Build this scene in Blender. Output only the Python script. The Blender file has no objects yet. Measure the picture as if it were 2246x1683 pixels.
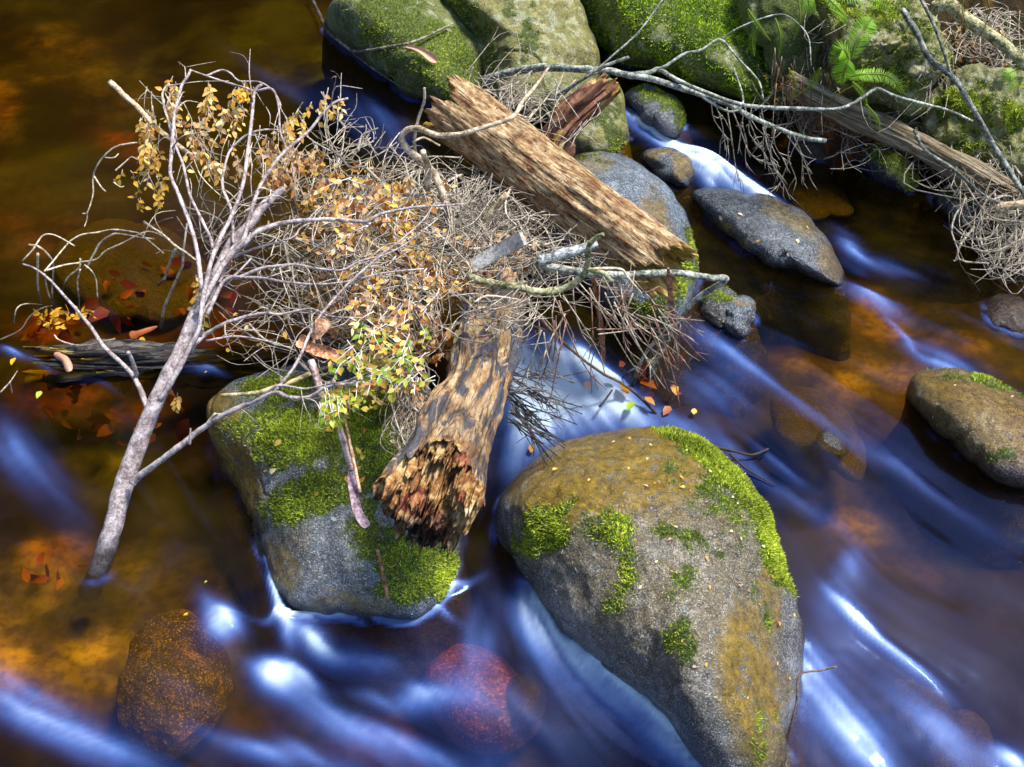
import bpy, math, random
import numpy as np
from mathutils import Vector
C = bpy.context.scene.collection
sc = bpy.context.scene
# ------------------------------------------------------------------ camera, sky, sun, exposure
W, H = 2246.0, 1683.0
CAMZ, PITCH, HFOV = 2.0, math.radians(45), math.radians(45.6)
FOC = (W/2)/math.tan(HFOV/2)
cd = bpy.data.cameras.new("camera"); cam = bpy.data.objects.new("camera", cd); C.objects.link(cam)
cam.location = (0, 0, CAMZ); cam.rotation_euler = (math.pi/2-PITCH, 0, 0)
cd.sensor_fit = 'HORIZONTAL'; cd.angle = HFOV; cd.clip_start = .05; cd.clip_end = 200
sc.camera = cam
SUN_EL, SUN_AZ = math.radians(66), math.radians(66)     # azimuth from +Y towards +X
wd = bpy.data.worlds.new("World"); sc.world = wd; wd.use_nodes = True
nt = wd.node_tree; bg = nt.nodes['Background']; sky = nt.nodes.new('ShaderNodeTexSky')
sky.sky_type = 'NISHITA'; sky.sun_disc = False; sky.sun_elevation = SUN_EL; sky.sun_rotation = SUN_AZ
nt.links.new(sky.outputs[0], bg.inputs[0]); bg.inputs[1].default_value = .12
sd = bpy.data.lights.new("sun", 'SUN'); sun = bpy.data.objects.new("sun", sd); C.objects.link(sun)
sd.energy = 3.0; sd.angle = math.radians(14); sd.color = (1, .95, .86)
sv = Vector((math.sin(SUN_AZ)*math.cos(SUN_EL), math.cos(SUN_AZ)*math.cos(SUN_EL), math.sin(SUN_EL)))
sun.rotation_euler = (-sv).to_track_quat('-Z', 'Y').to_euler(); sun.location = sv*20
sc.view_settings.view_transform = 'Standard'; sc.view_settings.look = 'None'
sc.view_settings.exposure = 1.3; sc.view_settings.gamma = 1
sc.cycles.max_bounces = 6; sc.cycles.transparent_max_bounces = 12
try: sc.cycles.use_denoising = True
except Exception: pass

rng = np.random.default_rng(7); random.seed(7)
CAM = np.array([0, 0, CAMZ]); cp, sp = math.cos(PITCH), math.sin(PITCH)
FWD = np.array([0, cp, -sp]); UP = np.array([0, sp, cp]); RT = np.array([1., 0, 0])
def ray(px, py):                       # direction with unit forward component
    px = np.asarray(px, float); py = np.asarray(py, float)
    return FWD + ((px-W/2)/FOC)[..., None]*RT + (-(py-H/2)/FOC)[..., None]*UP
def at(px, py, z=0.):                  # the point of the plane at height z seen at this photo pixel
    d = ray(px, py); t = (np.asarray(z, float)-CAMZ)/d[..., 2]
    return CAM + d*t[..., None]
def proj(P):
    Q = P-CAM; zf = Q@FWD
    return (Q@RT)/zf*FOC+W/2, -(Q@UP)/zf*FOC+H/2, zf
def pxr(w, P):                         # half of w photo pixels as a length at P
    return .5*w*((P-CAM)@FWD)/FOC
# ------------------------------------------------------------------ noise
def _h(ix, iy, iz, s):
    n = (ix.astype(np.uint32)*np.uint32(374761393) + iy.astype(np.uint32)*np.uint32(668265263)
         + iz.astype(np.uint32)*np.uint32(2147483647) + np.uint32((s*974711+1013) & 0xffffffff))
    n = (n ^ (n >> np.uint32(13)))*np.uint32(1274126177); n = (n ^ (n >> np.uint32(16)))*np.uint32(2246822519)
    return ((n ^ (n >> np.uint32(15))) & np.uint32(0xffffff)).astype(float)/0xffffff
def vn(P, s=0):
    P = np.asarray(P, float)+1000.; I = np.floor(P).astype(np.int64); F = P-I; F = F*F*(3-2*F); r = 0
    for dx in (0, 1):
        wx = F[..., 0] if dx else 1-F[..., 0]
        for dy in (0, 1):
            wy = F[..., 1] if dy else 1-F[..., 1]
            for dz in (0, 1):
                wz = F[..., 2] if dz else 1-F[..., 2]
                r = r+wx*wy*wz*_h(I[..., 0]+dx, I[..., 1]+dy, I[..., 2]+dz, s)
    return r*2-1
def fbm(P, o=4, s=0, g=.5):
    a, f, r = 1., 1., 0
    for i in range(o): r = r+a*vn(np.asarray(P)*f, s+i*17); a *= g; f *= 2.03
    return r
def ss(a, b, x): t = np.clip((x-a)/(b-a), 0, 1); return t*t*(3-2*t)
# ------------------------------------------------------------------ mesh helpers
def mk(name, V, F, mat=None, parent=None, smooth=True, col=None, attrs=None, origin=None, kind=None, label=None, cat=None, group=None):
    """F: list of integer arrays, each (n,3) or (n,4)"""
    V = np.asarray(V, float)
    if origin is None:
        origin = np.array([V[:, 0].mean(), V[:, 1].mean(), V[:, 2].min()]) if parent is None else np.zeros(3)
    if parent is not None: origin = np.array(parent.location)
    F = [np.asarray(f, np.int64) for f in F if len(f)]
    tot = np.concatenate([np.full(len(f), f.shape[1]) for f in F]); idx = np.concatenate([f.ravel() for f in F])
    me = bpy.data.meshes.new(name); me.vertices.add(len(V)); me.vertices.foreach_set("co", (V-origin).astype(np.float32).ravel())
    me.loops.add(len(idx)); me.loops.foreach_set("vertex_index", idx.astype(np.int32))
    me.polygons.add(len(tot)); me.polygons.foreach_set("loop_start", np.concatenate([[0], np.cumsum(tot)[:-1]]).astype(np.int32))
    me.polygons.foreach_set("loop_total", tot.astype(np.int32))
    me.polygons.foreach_set("use_smooth", np.full(len(tot), smooth))
    if col is not None:
        a = me.attributes.new("col", 'FLOAT_COLOR', 'POINT'); c = np.ones((len(V), 4), np.float32); c[:, :3] = col; a.data.foreach_set("color", c.ravel())
    for k, v in (attrs or {}).items():
        a = me.attributes.new(k, 'FLOAT', 'POINT'); a.data.foreach_set("value", np.asarray(v, np.float32))
    me.update(calc_edges=True); me.validate()
    if mat: me.materials.append(mat)
    o = bpy.data.objects.new(name, me); C.objects.link(o)
    if parent is not None: o.parent = parent
    else: o.location = origin
    tag(o, label, cat, group, kind); return o
def tag(o, label=None, cat=None, group=None, kind=None):
    if label: o['label'] = label
    if cat: o['category'] = cat
    if group: o['group'] = group
    if kind: o['kind'] = kind
def empty(name, loc, label, cat, group=None):
    o = bpy.data.objects.new(name, None); C.objects.link(o); o.location = [float(v) for v in loc]; o.empty_display_size = .05
    tag(o, label, cat, group); return o
def nrm(a): return a/np.maximum(np.linalg.norm(a, axis=-1, keepdims=True), 1e-9)
def grid(nr, nc, wrap=False, off=0):
    i = np.arange(nr-1)[:, None]; j = np.arange(nc if wrap else nc-1)[None]
    j2 = (j+1) % nc
    return (off+np.stack([i*nc+j, i*nc+j2, (i+1)*nc+j2, (i+1)*nc+j], -1)).reshape(-1, 4)
def resample(P, R, n):
    """smooth curve through the points"""
    P = np.asarray(P, float); R = np.asarray(R, float); k = len(P)
    Q = np.vstack([2*P[0]-P[1], P, 2*P[-1]-P[-2]])
    u = np.linspace(0, k-1-1e-9, n); i = u.astype(int); t = (u-i)[:, None]
    a, b, c, d = Q[i], Q[i+1], Q[i+2], Q[i+3]
    X = .5*(2*b+(c-a)*t+(2*a-5*b+4*c-d)*t*t+(3*b-a-3*c+d)*t**3)
    return X, np.interp(u, np.arange(k), R)
def tube(P, R, sides=6, knob=0., seed=0):
    n = len(P); T = nrm(np.gradient(P, axis=0)); a = np.array([0, 0, 1.]) if abs(T[0, 2]) < .9 else np.array([1., 0, 0])
    U = np.zeros_like(P); u = nrm(np.cross(T[0], a))
    for i in range(n):
        u = u-T[i]*(u@T[i]); u = u/max(np.linalg.norm(u), 1e-9); U[i] = u
    Vv = np.cross(T, U); th = np.arange(sides)*2*np.pi/sides
    D = U[:, None]*np.cos(th)[None, :, None]+Vv[:, None]*np.sin(th)[None, :, None]
    X = P[:, None]+D*R[:, None, None]
    if knob: X = X+D*(R[:, None]*knob*vn(X/np.maximum(R.mean()*1.6, 1e-4), seed))[..., None]
    X = X.reshape(-1, 3); F = grid(n, sides, True)
    X = np.vstack([X, P[:1], P[-1:]]); m = n*sides; j = np.arange(sides); j2 = (j+1) % sides
    T3 = np.vstack([np.stack([np.full(sides, m), j2, j], 1), np.stack([np.full(sides, m+1), (n-1)*sides+j, (n-1)*sides+j2], 1)])
    return X, F, T3
class Bag:
    """collects pieces of ONE mesh"""
    def __init__(s): s.V, s.Q, s.T, s.K, s.n = [], [], [], [], 0
    def add(s, V, Q=None, T=None, col=None):
        s.V.append(V)
        if Q is not None and len(Q): s.Q.append(np.asarray(Q)+s.n)
        if T is not None and len(T): s.T.append(np.asarray(T)+s.n)
        c = np.ones((len(V), 3)); c[:] = (1, 1, 1) if col is None else col
        s.K.append(c); s.n += len(V)
    def tube(s, P, R, sides=5, col=None, **k):
        V, Q, T = tube(P, R, sides, **k); s.add(V, Q, T, col)
    def build(s, name, mat, parent=None, **k):
        F = ([np.vstack(s.Q)] if s.Q else [])+([np.vstack(s.T)] if s.T else [])
        return mk(name, np.vstack(s.V), F, mat, parent, col=np.vstack(s.K), **k)
def stick(w0, w1, pts, n=None, sides=8):
    """traced (px, py, z) points -> smooth 3-D centre line and radii"""
    pts = np.array(pts, float); P = at(pts[:, 0], pts[:, 1], pts[:, 2])
    R = pxr(np.linspace(w0, w1, len(P)), P)
    return resample(P, R, n or max(8, len(P)*5))
# ------------------------------------------------------------------ materials
class M:
    def __init__(s, name):
        s.m = bpy.data.materials.new(name); s.m.use_nodes = True; s.t = s.m.node_tree
        s.b = s.t.nodes['Principled BSDF']; s.out = s.t.nodes['Material Output']
    def n(s, t, **k):
        x = s.t.nodes.new('ShaderNode'+t)
        for a, v in k.items(): setattr(x, a, v)
        return x
    def set(s, x, i, v):
        if hasattr(v, 'is_output') or isinstance(v, bpy.types.NodeSocket): s.t.links.new(v, x.inputs[i])
        elif isinstance(v, tuple) and len(v) == 3: x.inputs[i].default_value = (*v, 1) if x.inputs[i].type == 'RGBA' else v
        else: x.inputs[i].default_value = v
    def attr(s, name, out='Fac'): return s.n('Attribute', attribute_name=name).outputs[out]
    def pos(s): return s.n('TexCoord').outputs['Object']
    def map(s, v, scale, rot=(0, 0, 0)):
        x = s.n('Mapping'); s.set(x, 'Vector', v); x.inputs['Scale'].default_value = scale; x.inputs['Rotation'].default_value = rot; return x.outputs[0]
    def noise(s, v, sc, det=5, rough=.6, dist=0):
        x = s.n('TexNoise'); s.set(x, 'Vector', v); x.inputs['Scale'].default_value = sc; x.inputs['Detail'].default_value = det
        x.inputs['Roughness'].default_value = rough; x.inputs['Distortion'].default_value = dist; return x.outputs['Fac']
    def voro(s, v, sc, feature='F1', rnd=1):
        x = s.n('TexVoronoi', feature=feature); s.set(x, 'Vector', v); x.inputs['Scale'].default_value = sc; x.inputs['Randomness'].default_value = rnd; return x.outputs['Distance']
    def math(s, op, a, b=None, c=None):
        x = s.n('Math', operation=op); s.set(x, 0, a)
        if b is not None: s.set(x, 1, b)
        if c is not None: s.set(x, 2, c)
        return x.outputs[0]
    def step(s, v, a, b):
        x = s.n('MapRange', interpolation_type='SMOOTHSTEP'); s.set(x, 'Value', v); x.inputs['From Min'].default_value = a; x.inputs['From Max'].default_value = b; return x.outputs[0]
    def mix(s, f, a, b, mode='MIX'):
        x = s.n('Mix', data_type='RGBA', blend_type=mode); s.set(x, 0, f); s.set(x, 6, a); s.set(x, 7, b); return x.outputs[2]
    def ramp(s, v, stops):
        x = s.n('ValToRGB'); s.set(x, 'Fac', v); e = x.color_ramp.elements
        while len(e) < len(stops): e.new(.5)
        for q, (p, c) in zip(e, stops): q.position = p; q.color = (*c, 1)
        return x.outputs[0]
    def bump(s, h, st, dist=.01, prev=None):
        x = s.n('Bump'); s.set(x, 'Height', h); x.inputs['Strength'].default_value = st; x.inputs['Distance'].default_value = dist
        if prev: s.set(x, 'Normal', prev)
        return x.outputs[0]
    def fin(s, base=None, rough=None, normal=None, spec=None):
        for k, v in (('Base Color', base), ('Roughness', rough), ('Normal', normal), ('Specular IOR Level', spec)):
            if v is not None: s.set(s.b, k, v)
        return s.m
def rock_mat(name, dark, mid, light, algae=(.3, .19, .008), rough=(.25, .6), moss=(.045, .075, .008), lichen=0., scale=1., bumpst=.6, wet=.05, wetcol=(.035, .018, .005)):
    m = M(name); p = m.pos()
    n1 = m.noise(p, 9*scale, 8, .65, .3); n2 = m.noise(p, 60*scale, 6, .7); n3 = m.noise(p, 260*scale, 3, .6)
    c = m.ramp(m.math('ADD', m.math('MULTIPLY', n1, .55), m.math('MULTIPLY', n2, .45)), [(.33, dark), (.5, mid), (.68, light)])
    nb = m.noise(p, 2.6*scale, 5, .6, .6); ns = m.noise(m.map(p, (9, 9, 2.2)), 3*scale, 6, .65)
    c = m.mix(m.math('MULTIPLY', m.step(nb, .5, .62), .55), c, tuple(v*.4 for v in mid))
    c = m.mix(m.math('MULTIPLY', m.step(ns, .52, .62), .5), c, tuple(v*.5 for v in dark))
    c = m.mix(m.math('MULTIPLY', m.step(m.noise(p, 24*scale, 6, .75), .53, .62), .6), c, tuple(v*.45 for v in mid))
    c = m.mix(m.math('MULTIPLY', m.step(n3, .49, .57), .85), c, tuple(v*.25 for v in mid))
    c = m.mix(m.math('MULTIPLY', m.step(m.noise(p, 330*scale, 2, .5), .57, .66), .5), c, tuple(min(1, v*1.7) for v in light))
    a = m.math('MULTIPLY', m.attr('algae'), m.math('MULTIPLY', m.step(m.math('ADD', m.math('MULTIPLY', m.noise(p, 22*scale, 7, .75), .6), m.math('MULTIPLY', m.noise(p, 120*scale, 4, .7), .4)), .36, .50), .92))
    c = m.mix(a, c, m.ramp(n2, [(.3, tuple(v*.3 for v in algae)), (.55, algae), (.7, tuple(min(1, v*1.5) for v in algae))]))
    if lichen:
        l = m.math('MULTIPLY', m.step(m.noise(p, 28, 5, .65), .62-.1*lichen, .68-.1*lichen), m.step(n3, .35, .6))
        c = m.mix(m.math('MULTIPLY', l, .8), c, (.42, .45, .33))
        c = m.mix(m.math('MULTIPLY', m.step(m.noise(p, 12, 4, .6), .5, .62), .6*lichen), c, (.15, .17, .03))
    if wet > 0:
        z = m.n('SeparateXYZ'); g = m.n('NewGeometry'); m.set(z, 0, g.outputs['Position'])
        wl = m.math('ADD', z.outputs[2], m.math('MULTIPLY', m.math('SUBTRACT', m.noise(p, 22, 4, .6), .5), .09))
        wf = m.math('SUBTRACT', 1., m.step(wl, wet*.1, wet))
        c = m.mix(m.math('MULTIPLY', wf, .75), c, wetcol)
    mm = m.math('MULTIPLY', m.attr('moss'), 1.); mo = m.step(m.math('ADD', mm, m.math('MULTIPLY', m.math('SUBTRACT', m.noise(p, 70, 6, .75), .5), .9)), .38, .6)
    c = m.mix(mo, c, m.ramp(m.noise(p, 180, 4, .7), [(.35, tuple(v*.25 for v in moss)), (.52, moss), (.68, tuple(v*2. for v in moss))]))
    r = m.n('MapRange'); m.set(r, 'Value', m.math('ADD', m.math('MULTIPLY', n2, .5), m.math('MULTIPLY', mo, .6)))
    r.inputs['From Min'].default_value = .2; r.inputs['From Max'].default_value = .7; r.inputs['To Min'].default_value = rough[0]; r.inputs['To Max'].default_value = rough[1]
    b = m.bump(n1, bumpst*.8, .04); b = m.bump(n2, bumpst, .020, b); b = m.bump(n3, min(1, bumpst*1.2), .0055, b)
    x = m.n('Bump'); m.set(x, 'Height', m.noise(p, 190, 3, .7)); m.set(x, 'Strength', m.math('MULTIPLY', mo, .8)); x.inputs['Distance'].default_value = .006; m.set(x, 'Normal', b); b = x.outputs[0]
    return m.fin(c, r.outputs[0], b, .9)
# ------------------------------------------------------------------ the stream: flow field, bed, water
X0, X1, Y0, Y1, ST = -3.2, 3.6, .3, 6.2, .0075
gx = np.arange(X0, X1, ST); gy = np.arange(Y0, Y1, ST); NX, NY = len(gx), len(gy)
GX, GY = np.meshgrid(gx, gy); GP = np.stack([GX, GY, np.zeros_like(GX)], -1)
PX, PY, _ = proj(GP.reshape(-1, 3)); PX = PX.reshape(NY, NX); PY = PY.reshape(NY, NX)
flow = [(200, 300, 1, .35), (500, 200, 1, .4), (850, 300, .75, .65), (100, 600, 1, .3), (1400, 260, 1, .55), (1550, 370, .8, .6), (1650, 430, .85, .5),
 (1900, 560, .9, .42), (1700, 750, .85, .5), (2000, 950, .8, .5), (2150, 1150, .8, .6), (1780, 300, 1, .5), (1150, 840, .4, .6), (1250, 900, 1, .25),
 (1150, 960, -.5, .9), (1080, 1150, 0, 1), (1150, 1300, .3, .9), (1250, 1400, .75, .65), (1400, 1530, .8, .6), (1790, 1300, .3, .9), (1900, 1400, .7, .65),
 (1800, 1550, .4, 1), (2050, 1500, .75, .6), (1000, 1330, -.6, .6), (750, 1420, .8, .45), (680, 1380, .5, .8), (600, 1520, .7, .6), (520, 1380, .25, 1),
 (100, 1550, .9, .35), (300, 1600, 1, .4), (150, 950, .4, .8), (350, 1250, .6, .7), (900, 1600, 1, .35), (60, 1250, .5, .7), (2200, 700, .9, .5), (500, 1000, .3, .9)]
fu = np.zeros((NY, NX)); fv = np.zeros((NY, NX)); fw = np.zeros((NY, NX))
for (a, b, dx, dy) in flow:
    p0 = at(a, b); p1 = at(a+dx*20, b+dy*20); d = (p1-p0)[:2]; d /= np.linalg.norm(d)
    w = 1/((GX-p0[0])**2+(GY-p0[1])**2+.01)**1.3; fu += w*d[0]; fv += w*d[1]; fw += w
wob = np.stack([GX*2.2, GY*2.2, GX*0], -1); an = .35*fbm(wob, 2, 5)
l = np.sqrt(fu**2+fv**2); fu, fv = fu/l, fv/l
fu, fv = fu*np.cos(an)-fv*np.sin(an), fu*np.sin(an)+fv*np.cos(an)
def lic(src, L):
    acc = src.copy(); J, I = np.meshgrid(np.arange(NX), np.arange(NY)); w = 1.
    for s in (1, -1):
        x = J.astype(np.float32); y = I.astype(np.float32)
        for k in range(L):
            xi = np.clip(x+.5, 0, NX-1).astype(np.int32); yi = np.clip(y+.5, 0, NY-1).astype(np.int32)
            x = x+s*fu[yi, xi]; y = y+s*fv[yi, xi]
            xi = np.clip(x+.5, 0, NX-1).astype(np.int32); yi = np.clip(y+.5, 0, NY-1).astype(np.int32)
            acc = acc+src[yi, xi]
    return acc/(2*L+1)
def norm01(a): return np.clip(.5+(a-a.mean())/a.std()*.18, 0, 1)
def blur(a, n):
    for _ in range(n):
        a = (a+np.roll(a, 1, 0)+np.roll(a, -1, 0))/3; a = (a+np.roll(a, 1, 1)+np.roll(a, -1, 1))/3
    return a
fine = norm01(lic(blur(rng.random((NY, NX)), 1), 34))
coarse = norm01(blur(lic(fbm(np.stack([GX*22, GY*22, GX*0], -1), 2, 3), 22), 2))
broad = norm01(blur(lic(fbm(np.stack([GX*7, GY*7, GX*0], -1), 2, 9), 26), 3))
def ell(px, py, e, hard=0):
    cx, cy, a, b, ang, s = e; t = math.radians(ang); c, q = math.cos(t), math.sin(t)
    u = ((px-cx)*c+(py-cy)*q)/a; v = (-(px-cx)*q+(py-cy)*c)/b
    return s*np.exp(-(u*u+v*v)*(1.1 if not hard else 1.)) if not hard else s*np.clip(1.35-(u*u+v*v), 0, 1)
# white water where the current breaks, plus faint blue films painted as sky sheen (photo pixel, half length, half width, angle, amount)
foam_sheen_l = [(1950, 1380, 400, 200, 45, .08), (1200, 1520, 420, 150, 20, .09), (214, 1262, 26, 9, -20, .5), (840, 280, 110, 50, 40, .22), (650, 200, 140, 30, 30, .10), (560, 620, 120, 60, 0, .1), (1050, 1550, 130, 60, 25, .2), (400, 1480, 90, 60, 40, .12), (1430, 285, 105, 24, 36, .75), (1520, 350, 55, 26, 45, .9), (1600, 400, 95, 30, 33, .95), (1690, 445, 75, 17, 30, .8), (1545, 395, 30, 16, 60, .7),
 (1868, 545, 50, 20, 40, .55), (1915, 650, 80, 11, 27, .6), (1975, 720, 60, 9, 48, .5), (2070, 795, 90, 26, 30, .65), (1940, 590, 90, 14, 20, .25),
 (1220, 870, 150, 80, 25, 1.0), (1165, 930, 70, 60, 60, .75), (1370, 905, 110, 34, 28, .5), (1140, 800, 60, 55, 0, .65), (1120, 1010, 50, 80, 10, .4),
 (1290, 800, 90, 30, 30, .6), (1720, 870, 360, 16, 32, .26), (1580, 760, 110, 22, 35, .35), (1560, 850, 90, 60, 30, .28), (1500, 940, 120, 24, 30, .3),
 (1700, 1060, 200, 18, 35, .25), (2000, 1030, 260, 30, 38, .12), (1880, 1345, 62, 26, 48, .85), (1960, 1430, 130, 16, 40, .6), (1850, 1270, 40, 80, 30, .3),
 (1860, 1600, 170, 80, 50, .62), (2060, 1610, 160, 40, 45, .4), (2210, 1670, 60, 30, 30, .7), (1780, 1450, 60, 90, 60, .3),
 (1160, 1330, 90, 45, 62, .5), (1250, 1440, 120, 42, 48, .75), (1400, 1560, 190, 60, 42, .6), (1500, 1660, 120, 50, 40, .4), (1270, 1310, 60, 20, 48, .45),
 (492, 1372, 48, 42, 70, .85), (455, 1330, 40, 20, 60, .25), (690, 1405, 62, 26, 52, .85), (780, 1455, 80, 26, 18, .5), (610, 1500, 46, 36, 50, .75), (665, 1490, 60, 26, 50, .55),
 (680, 1560, 150, 30, 35, .3), (60, 1545, 150, 50, 22, .42), (220, 1630, 190, 50, 22, .4), (600, 1660, 200, 30, 15, .4), (900, 1650, 200, 45, 15, .35), (880, 1540, 130, 24, 10, .4),
 (130, 812, 90, 8, 22, .5), (30, 770, 30, 8, 20, .5), (190, 700, 60, 14, 10, .15), (30, 1000, 100, 50, 50, .34), (130, 1100, 120, 40, 60, .12),
 (1000, 1300, 60, 12, -30, .6), (960, 1345, 55, 9, 28, .5), (594, 1270, 12, 75, -16, 1.3), (700, 1350, 130, 9, 2, .9), (628, 1360, 20, 60, -8, .5), (450, 812, 60, 9, 8, .5),
 (1060, 1420, 40, 90, 0, .25), (1340, 830, 70, 10, 32, .45), (1190, 1250, 50, 30, 50, .3), (700, 700, 500, 300, 0, -.1), (1290, 1395, 160, 8, 40, .6), (1500, 1500, 90, 8, 45, .5), (1700, 1010, 90, 8, 40, .3)]
foam = np.zeros((NY, NX))
for e in foam_sheen_l: foam += ell(PX+26*(broad-.5)*2, PY+20*(coarse-.5)*2, e)
vis = (PX > -300) & (PX < W+300) & (PY > -200) & (PY < H+300)
milk = .02*ss(650, 1300, PY)
foam = np.clip(np.clip(foam*.95+milk, 0, 1.4)**1.35*(.95+.9*(coarse-.5)+1.0*(fine-.5)), 0, 1)*vis; foam = foam*(1-.0*foam)
hz = .014*(broad-.5)*2*ss(500, 1100, PY)+.003*(broad-.5)*2+.006*(coarse-.5)*ss(300, 900, PY+.4*PX-200)+.022*np.clip(foam, 0, .8)
for (a, b, r1, r2, an_, s) in [(1050, 1520, 170, 60, 20, .012), (760, 1390, 120, 40, 20, .008), (1560, 385, 90, 40, 35, .03), (1480, 320, 60, 20, 35, -.03), (1330, 1450, 200, 50, 42, .03)]:
    hz += ell(PX, PY, (a, b, r1, r2, an_, s))
WV = np.stack([GX, GY, hz], -1).reshape(-1, 3)
def water_mat():
    m = M('stream_water'); p = m.pos(); f = m.attr('foam'); li = m.attr('streak')
    t = m.t; tr = m.n('BsdfTransparent'); tr.inputs[0].default_value = (.9, .68, .1, 1)
    gl = m.n('BsdfGlossy'); gl.inputs['Roughness'].default_value = .13; gl.inputs['Color'].default_value = (.26, .42, 1, 1)  # gloss tinted blue, so the colour of reflected sky is painted in
    b = m.bump(li, .10, .003); m.set(gl, 'Normal', b)
    fr = m.n('Fresnel'); fr.inputs['IOR'].default_value = 1.5; m.set(fr, 'Normal', b)
    m1 = m.n('MixShader'); m.set(m1, 0, m.math('MULTIPLY', fr.outputs[0], .8)); df = m.n('BsdfDiffuse'); m.set(df, 0, m.ramp(m.noise(p, 2.2, 4, .6, .5), [(.46, (.002, .002, .0003)), (.66, (.06, .040, .001))])); m0 = m.n('MixShader'); m0.inputs[0].default_value = .25; m.set(m0, 1, tr.outputs[0]); m.set(m0, 2, df.outputs[0]); m.set(m1, 1, m0.outputs[0]); m.set(m1, 2, gl.outputs[0])
    pb = m.b; m.set(pb, 'Base Color', m.ramp(f, [(.0, (.03, .09, .55)), (.3, (.13, .29, .9)), (.85, (.62, .8, 1.))])); pb.inputs['Roughness'].default_value = .55; m.set(pb, 'Normal', b)  # sky blue painted into the thin foam; dense foam stays nearly white
    m2 = m.n('MixShader'); m.set(m2, 0, m.math('MULTIPLY', f, .93)); m.set(m2, 1, m1.outputs[0]); m.set(m2, 2, pb.outputs[0])
    t.links.new(m2.outputs[0], m.out.inputs[0]); return m.m
water = mk('stream_water', WV, [grid(NY, NX)], water_mat(), attrs={'foam': foam.ravel(), 'streak': fine.ravel()}, kind='structure', origin=np.zeros(3),
           label='fast tannin brown stream water smoothed into silky blue white streaks')
# bed: stones and leaf litter under the water, colours laid as patches of stone and leaf
bx = np.arange(X0, X1, .022); by = np.arange(Y0, Y1, .022); BX, BY = np.meshgrid(bx, by)
bn = fbm(np.stack([BX*3.2, BY*3.2, BX*0], -1), 3, 21); b2 = fbm(np.stack([BX*11, BY*11, BX*0], -1), 3, 31)
BP = np.stack([BX, BY, np.full_like(BX, -.2)], -1).reshape(-1, 3); bpx, bpy_, _ = proj(BP); bpx = bpx.reshape(BX.shape); bpy_ = bpy_.reshape(BX.shape)
base = np.array([.036, .028, .001])*np.clip(.8+.8*bn+.15*b2, .12, 3)[..., None]
base[..., 1] *= np.clip(1+.35*bn, .6, 1.6)
bed_l = [(130, 130, 90, 50, 0, (.42, .2, .005)), (5, 240, 30, 40, 0, (.8, .3, .005)), (275, 295, 60, 24, 10, (.6, .1, .002)), (90, 420, 120, 50, 10, (.26, .16, .01)),
 (60, 500, 70, 30, 0, (.2, .03, .0)), (280, 190, 60, 40, 0, (.3, .18, .01)), (760, 240, 160, 60, 40, (.03, .08, .05)), (640, 130, 120, 50, 20, (.14, .13, .01)), (560, 380, 160, 40, 20, (.22, .15, .01)),
 (280, 560, 160, 70, 0, (.26, .11, .01)), (130, 1225, 50, 24, 0, (.9, .3, .01)), (120, 1285, 40, 24, 0, (.7, .3, .0)), (40, 1420, 90, 70, 20, (.55, .3, .0)), (250, 1450, 110, 60, -30, (.5, .28, .02)),
 (320, 1300, 100, 50, 20, (.35, .2, .01)), (180, 1500, 80, 40, -40, (.5, .3, .02)), (130, 900, 70, 30, 0, (.45, .06, .0)), (270, 890, 90, 26, 10, (.5, .12, .01)), (240, 980, 70, 50, 0, (.22, .18, .01)),
 (1830, 480, 90, 22, 32, (.75, .3, .0)), (1760, 400, 160, 30, 20, (.25, .15, .01)), (1960, 640, 90, 30, 20, (.6, .32, .01)), (2030, 740, 120, 40, 30, (.6, .3, .01)), (1700, 650, 150, 40, 20, (.3, .09, .01)),
 (1900, 830, 180, 60, 30, (.32, .17, .02)), (1960, 1130, 110, 50, 20, (.45, .26, .0)), (1680, 330, 260, 70, 30, (.22, .14, .01)), (2050, 520, 160, 60, 30, (.25, .13, .01)), (1560, 500, 100, 60, 40, (.3, .18, .01)), (200, 1350, 260, 90, 10, (.16, .11, .01)), (2100, 1200, 120, 50, 30, (.1, .06, .01)), (1450, 800, 90, 40, 30, (.3, .1, .01)),
 (1000, 1460, 100, 60, 30, (.5, .05, .02)), (850, 1300, 60, 20, 0, (.35, .1, .03)), (750, 1600, 160, 40, 10, (.3, .08, .02)), (1290, 1620, 120, 60, 30, (.16, .03, .01)), (480, 1150, 120, 120, 0, (.13, .08, .005)),
 (1580, 560, 70, 80, 40, (.2, .12, .01)), (2150, 560, 130, 70, 30, (.1, .06, .01)), (420, 700, 120, 60, 0, (.3, .05, .005)), (90, 730, 50, 20, 0, (.7, .12, .01)), (600, 600, 200, 100, 0, (.05, .04, .01))]
for (a, b, r1, r2, an_, c) in bed_l:
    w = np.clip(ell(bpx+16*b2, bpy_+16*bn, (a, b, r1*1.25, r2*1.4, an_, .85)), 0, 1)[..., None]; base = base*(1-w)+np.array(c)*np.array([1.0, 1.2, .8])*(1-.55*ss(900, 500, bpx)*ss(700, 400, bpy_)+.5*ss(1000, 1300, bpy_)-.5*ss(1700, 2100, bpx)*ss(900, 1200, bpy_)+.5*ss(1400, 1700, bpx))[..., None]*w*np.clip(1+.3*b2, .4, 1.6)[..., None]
BV = np.stack([BX, BY, -.2+.02*bn+.004*b2], -1).reshape(-1, 3)
m = M('stream_bed'); p = m.pos(); c = m.mix(m.math('MULTIPLY', m.step(m.noise(p, 40, 5, .6), .4, .62), .45), m.attr('col', 'Color'), (.012, .01, .003))
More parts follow.
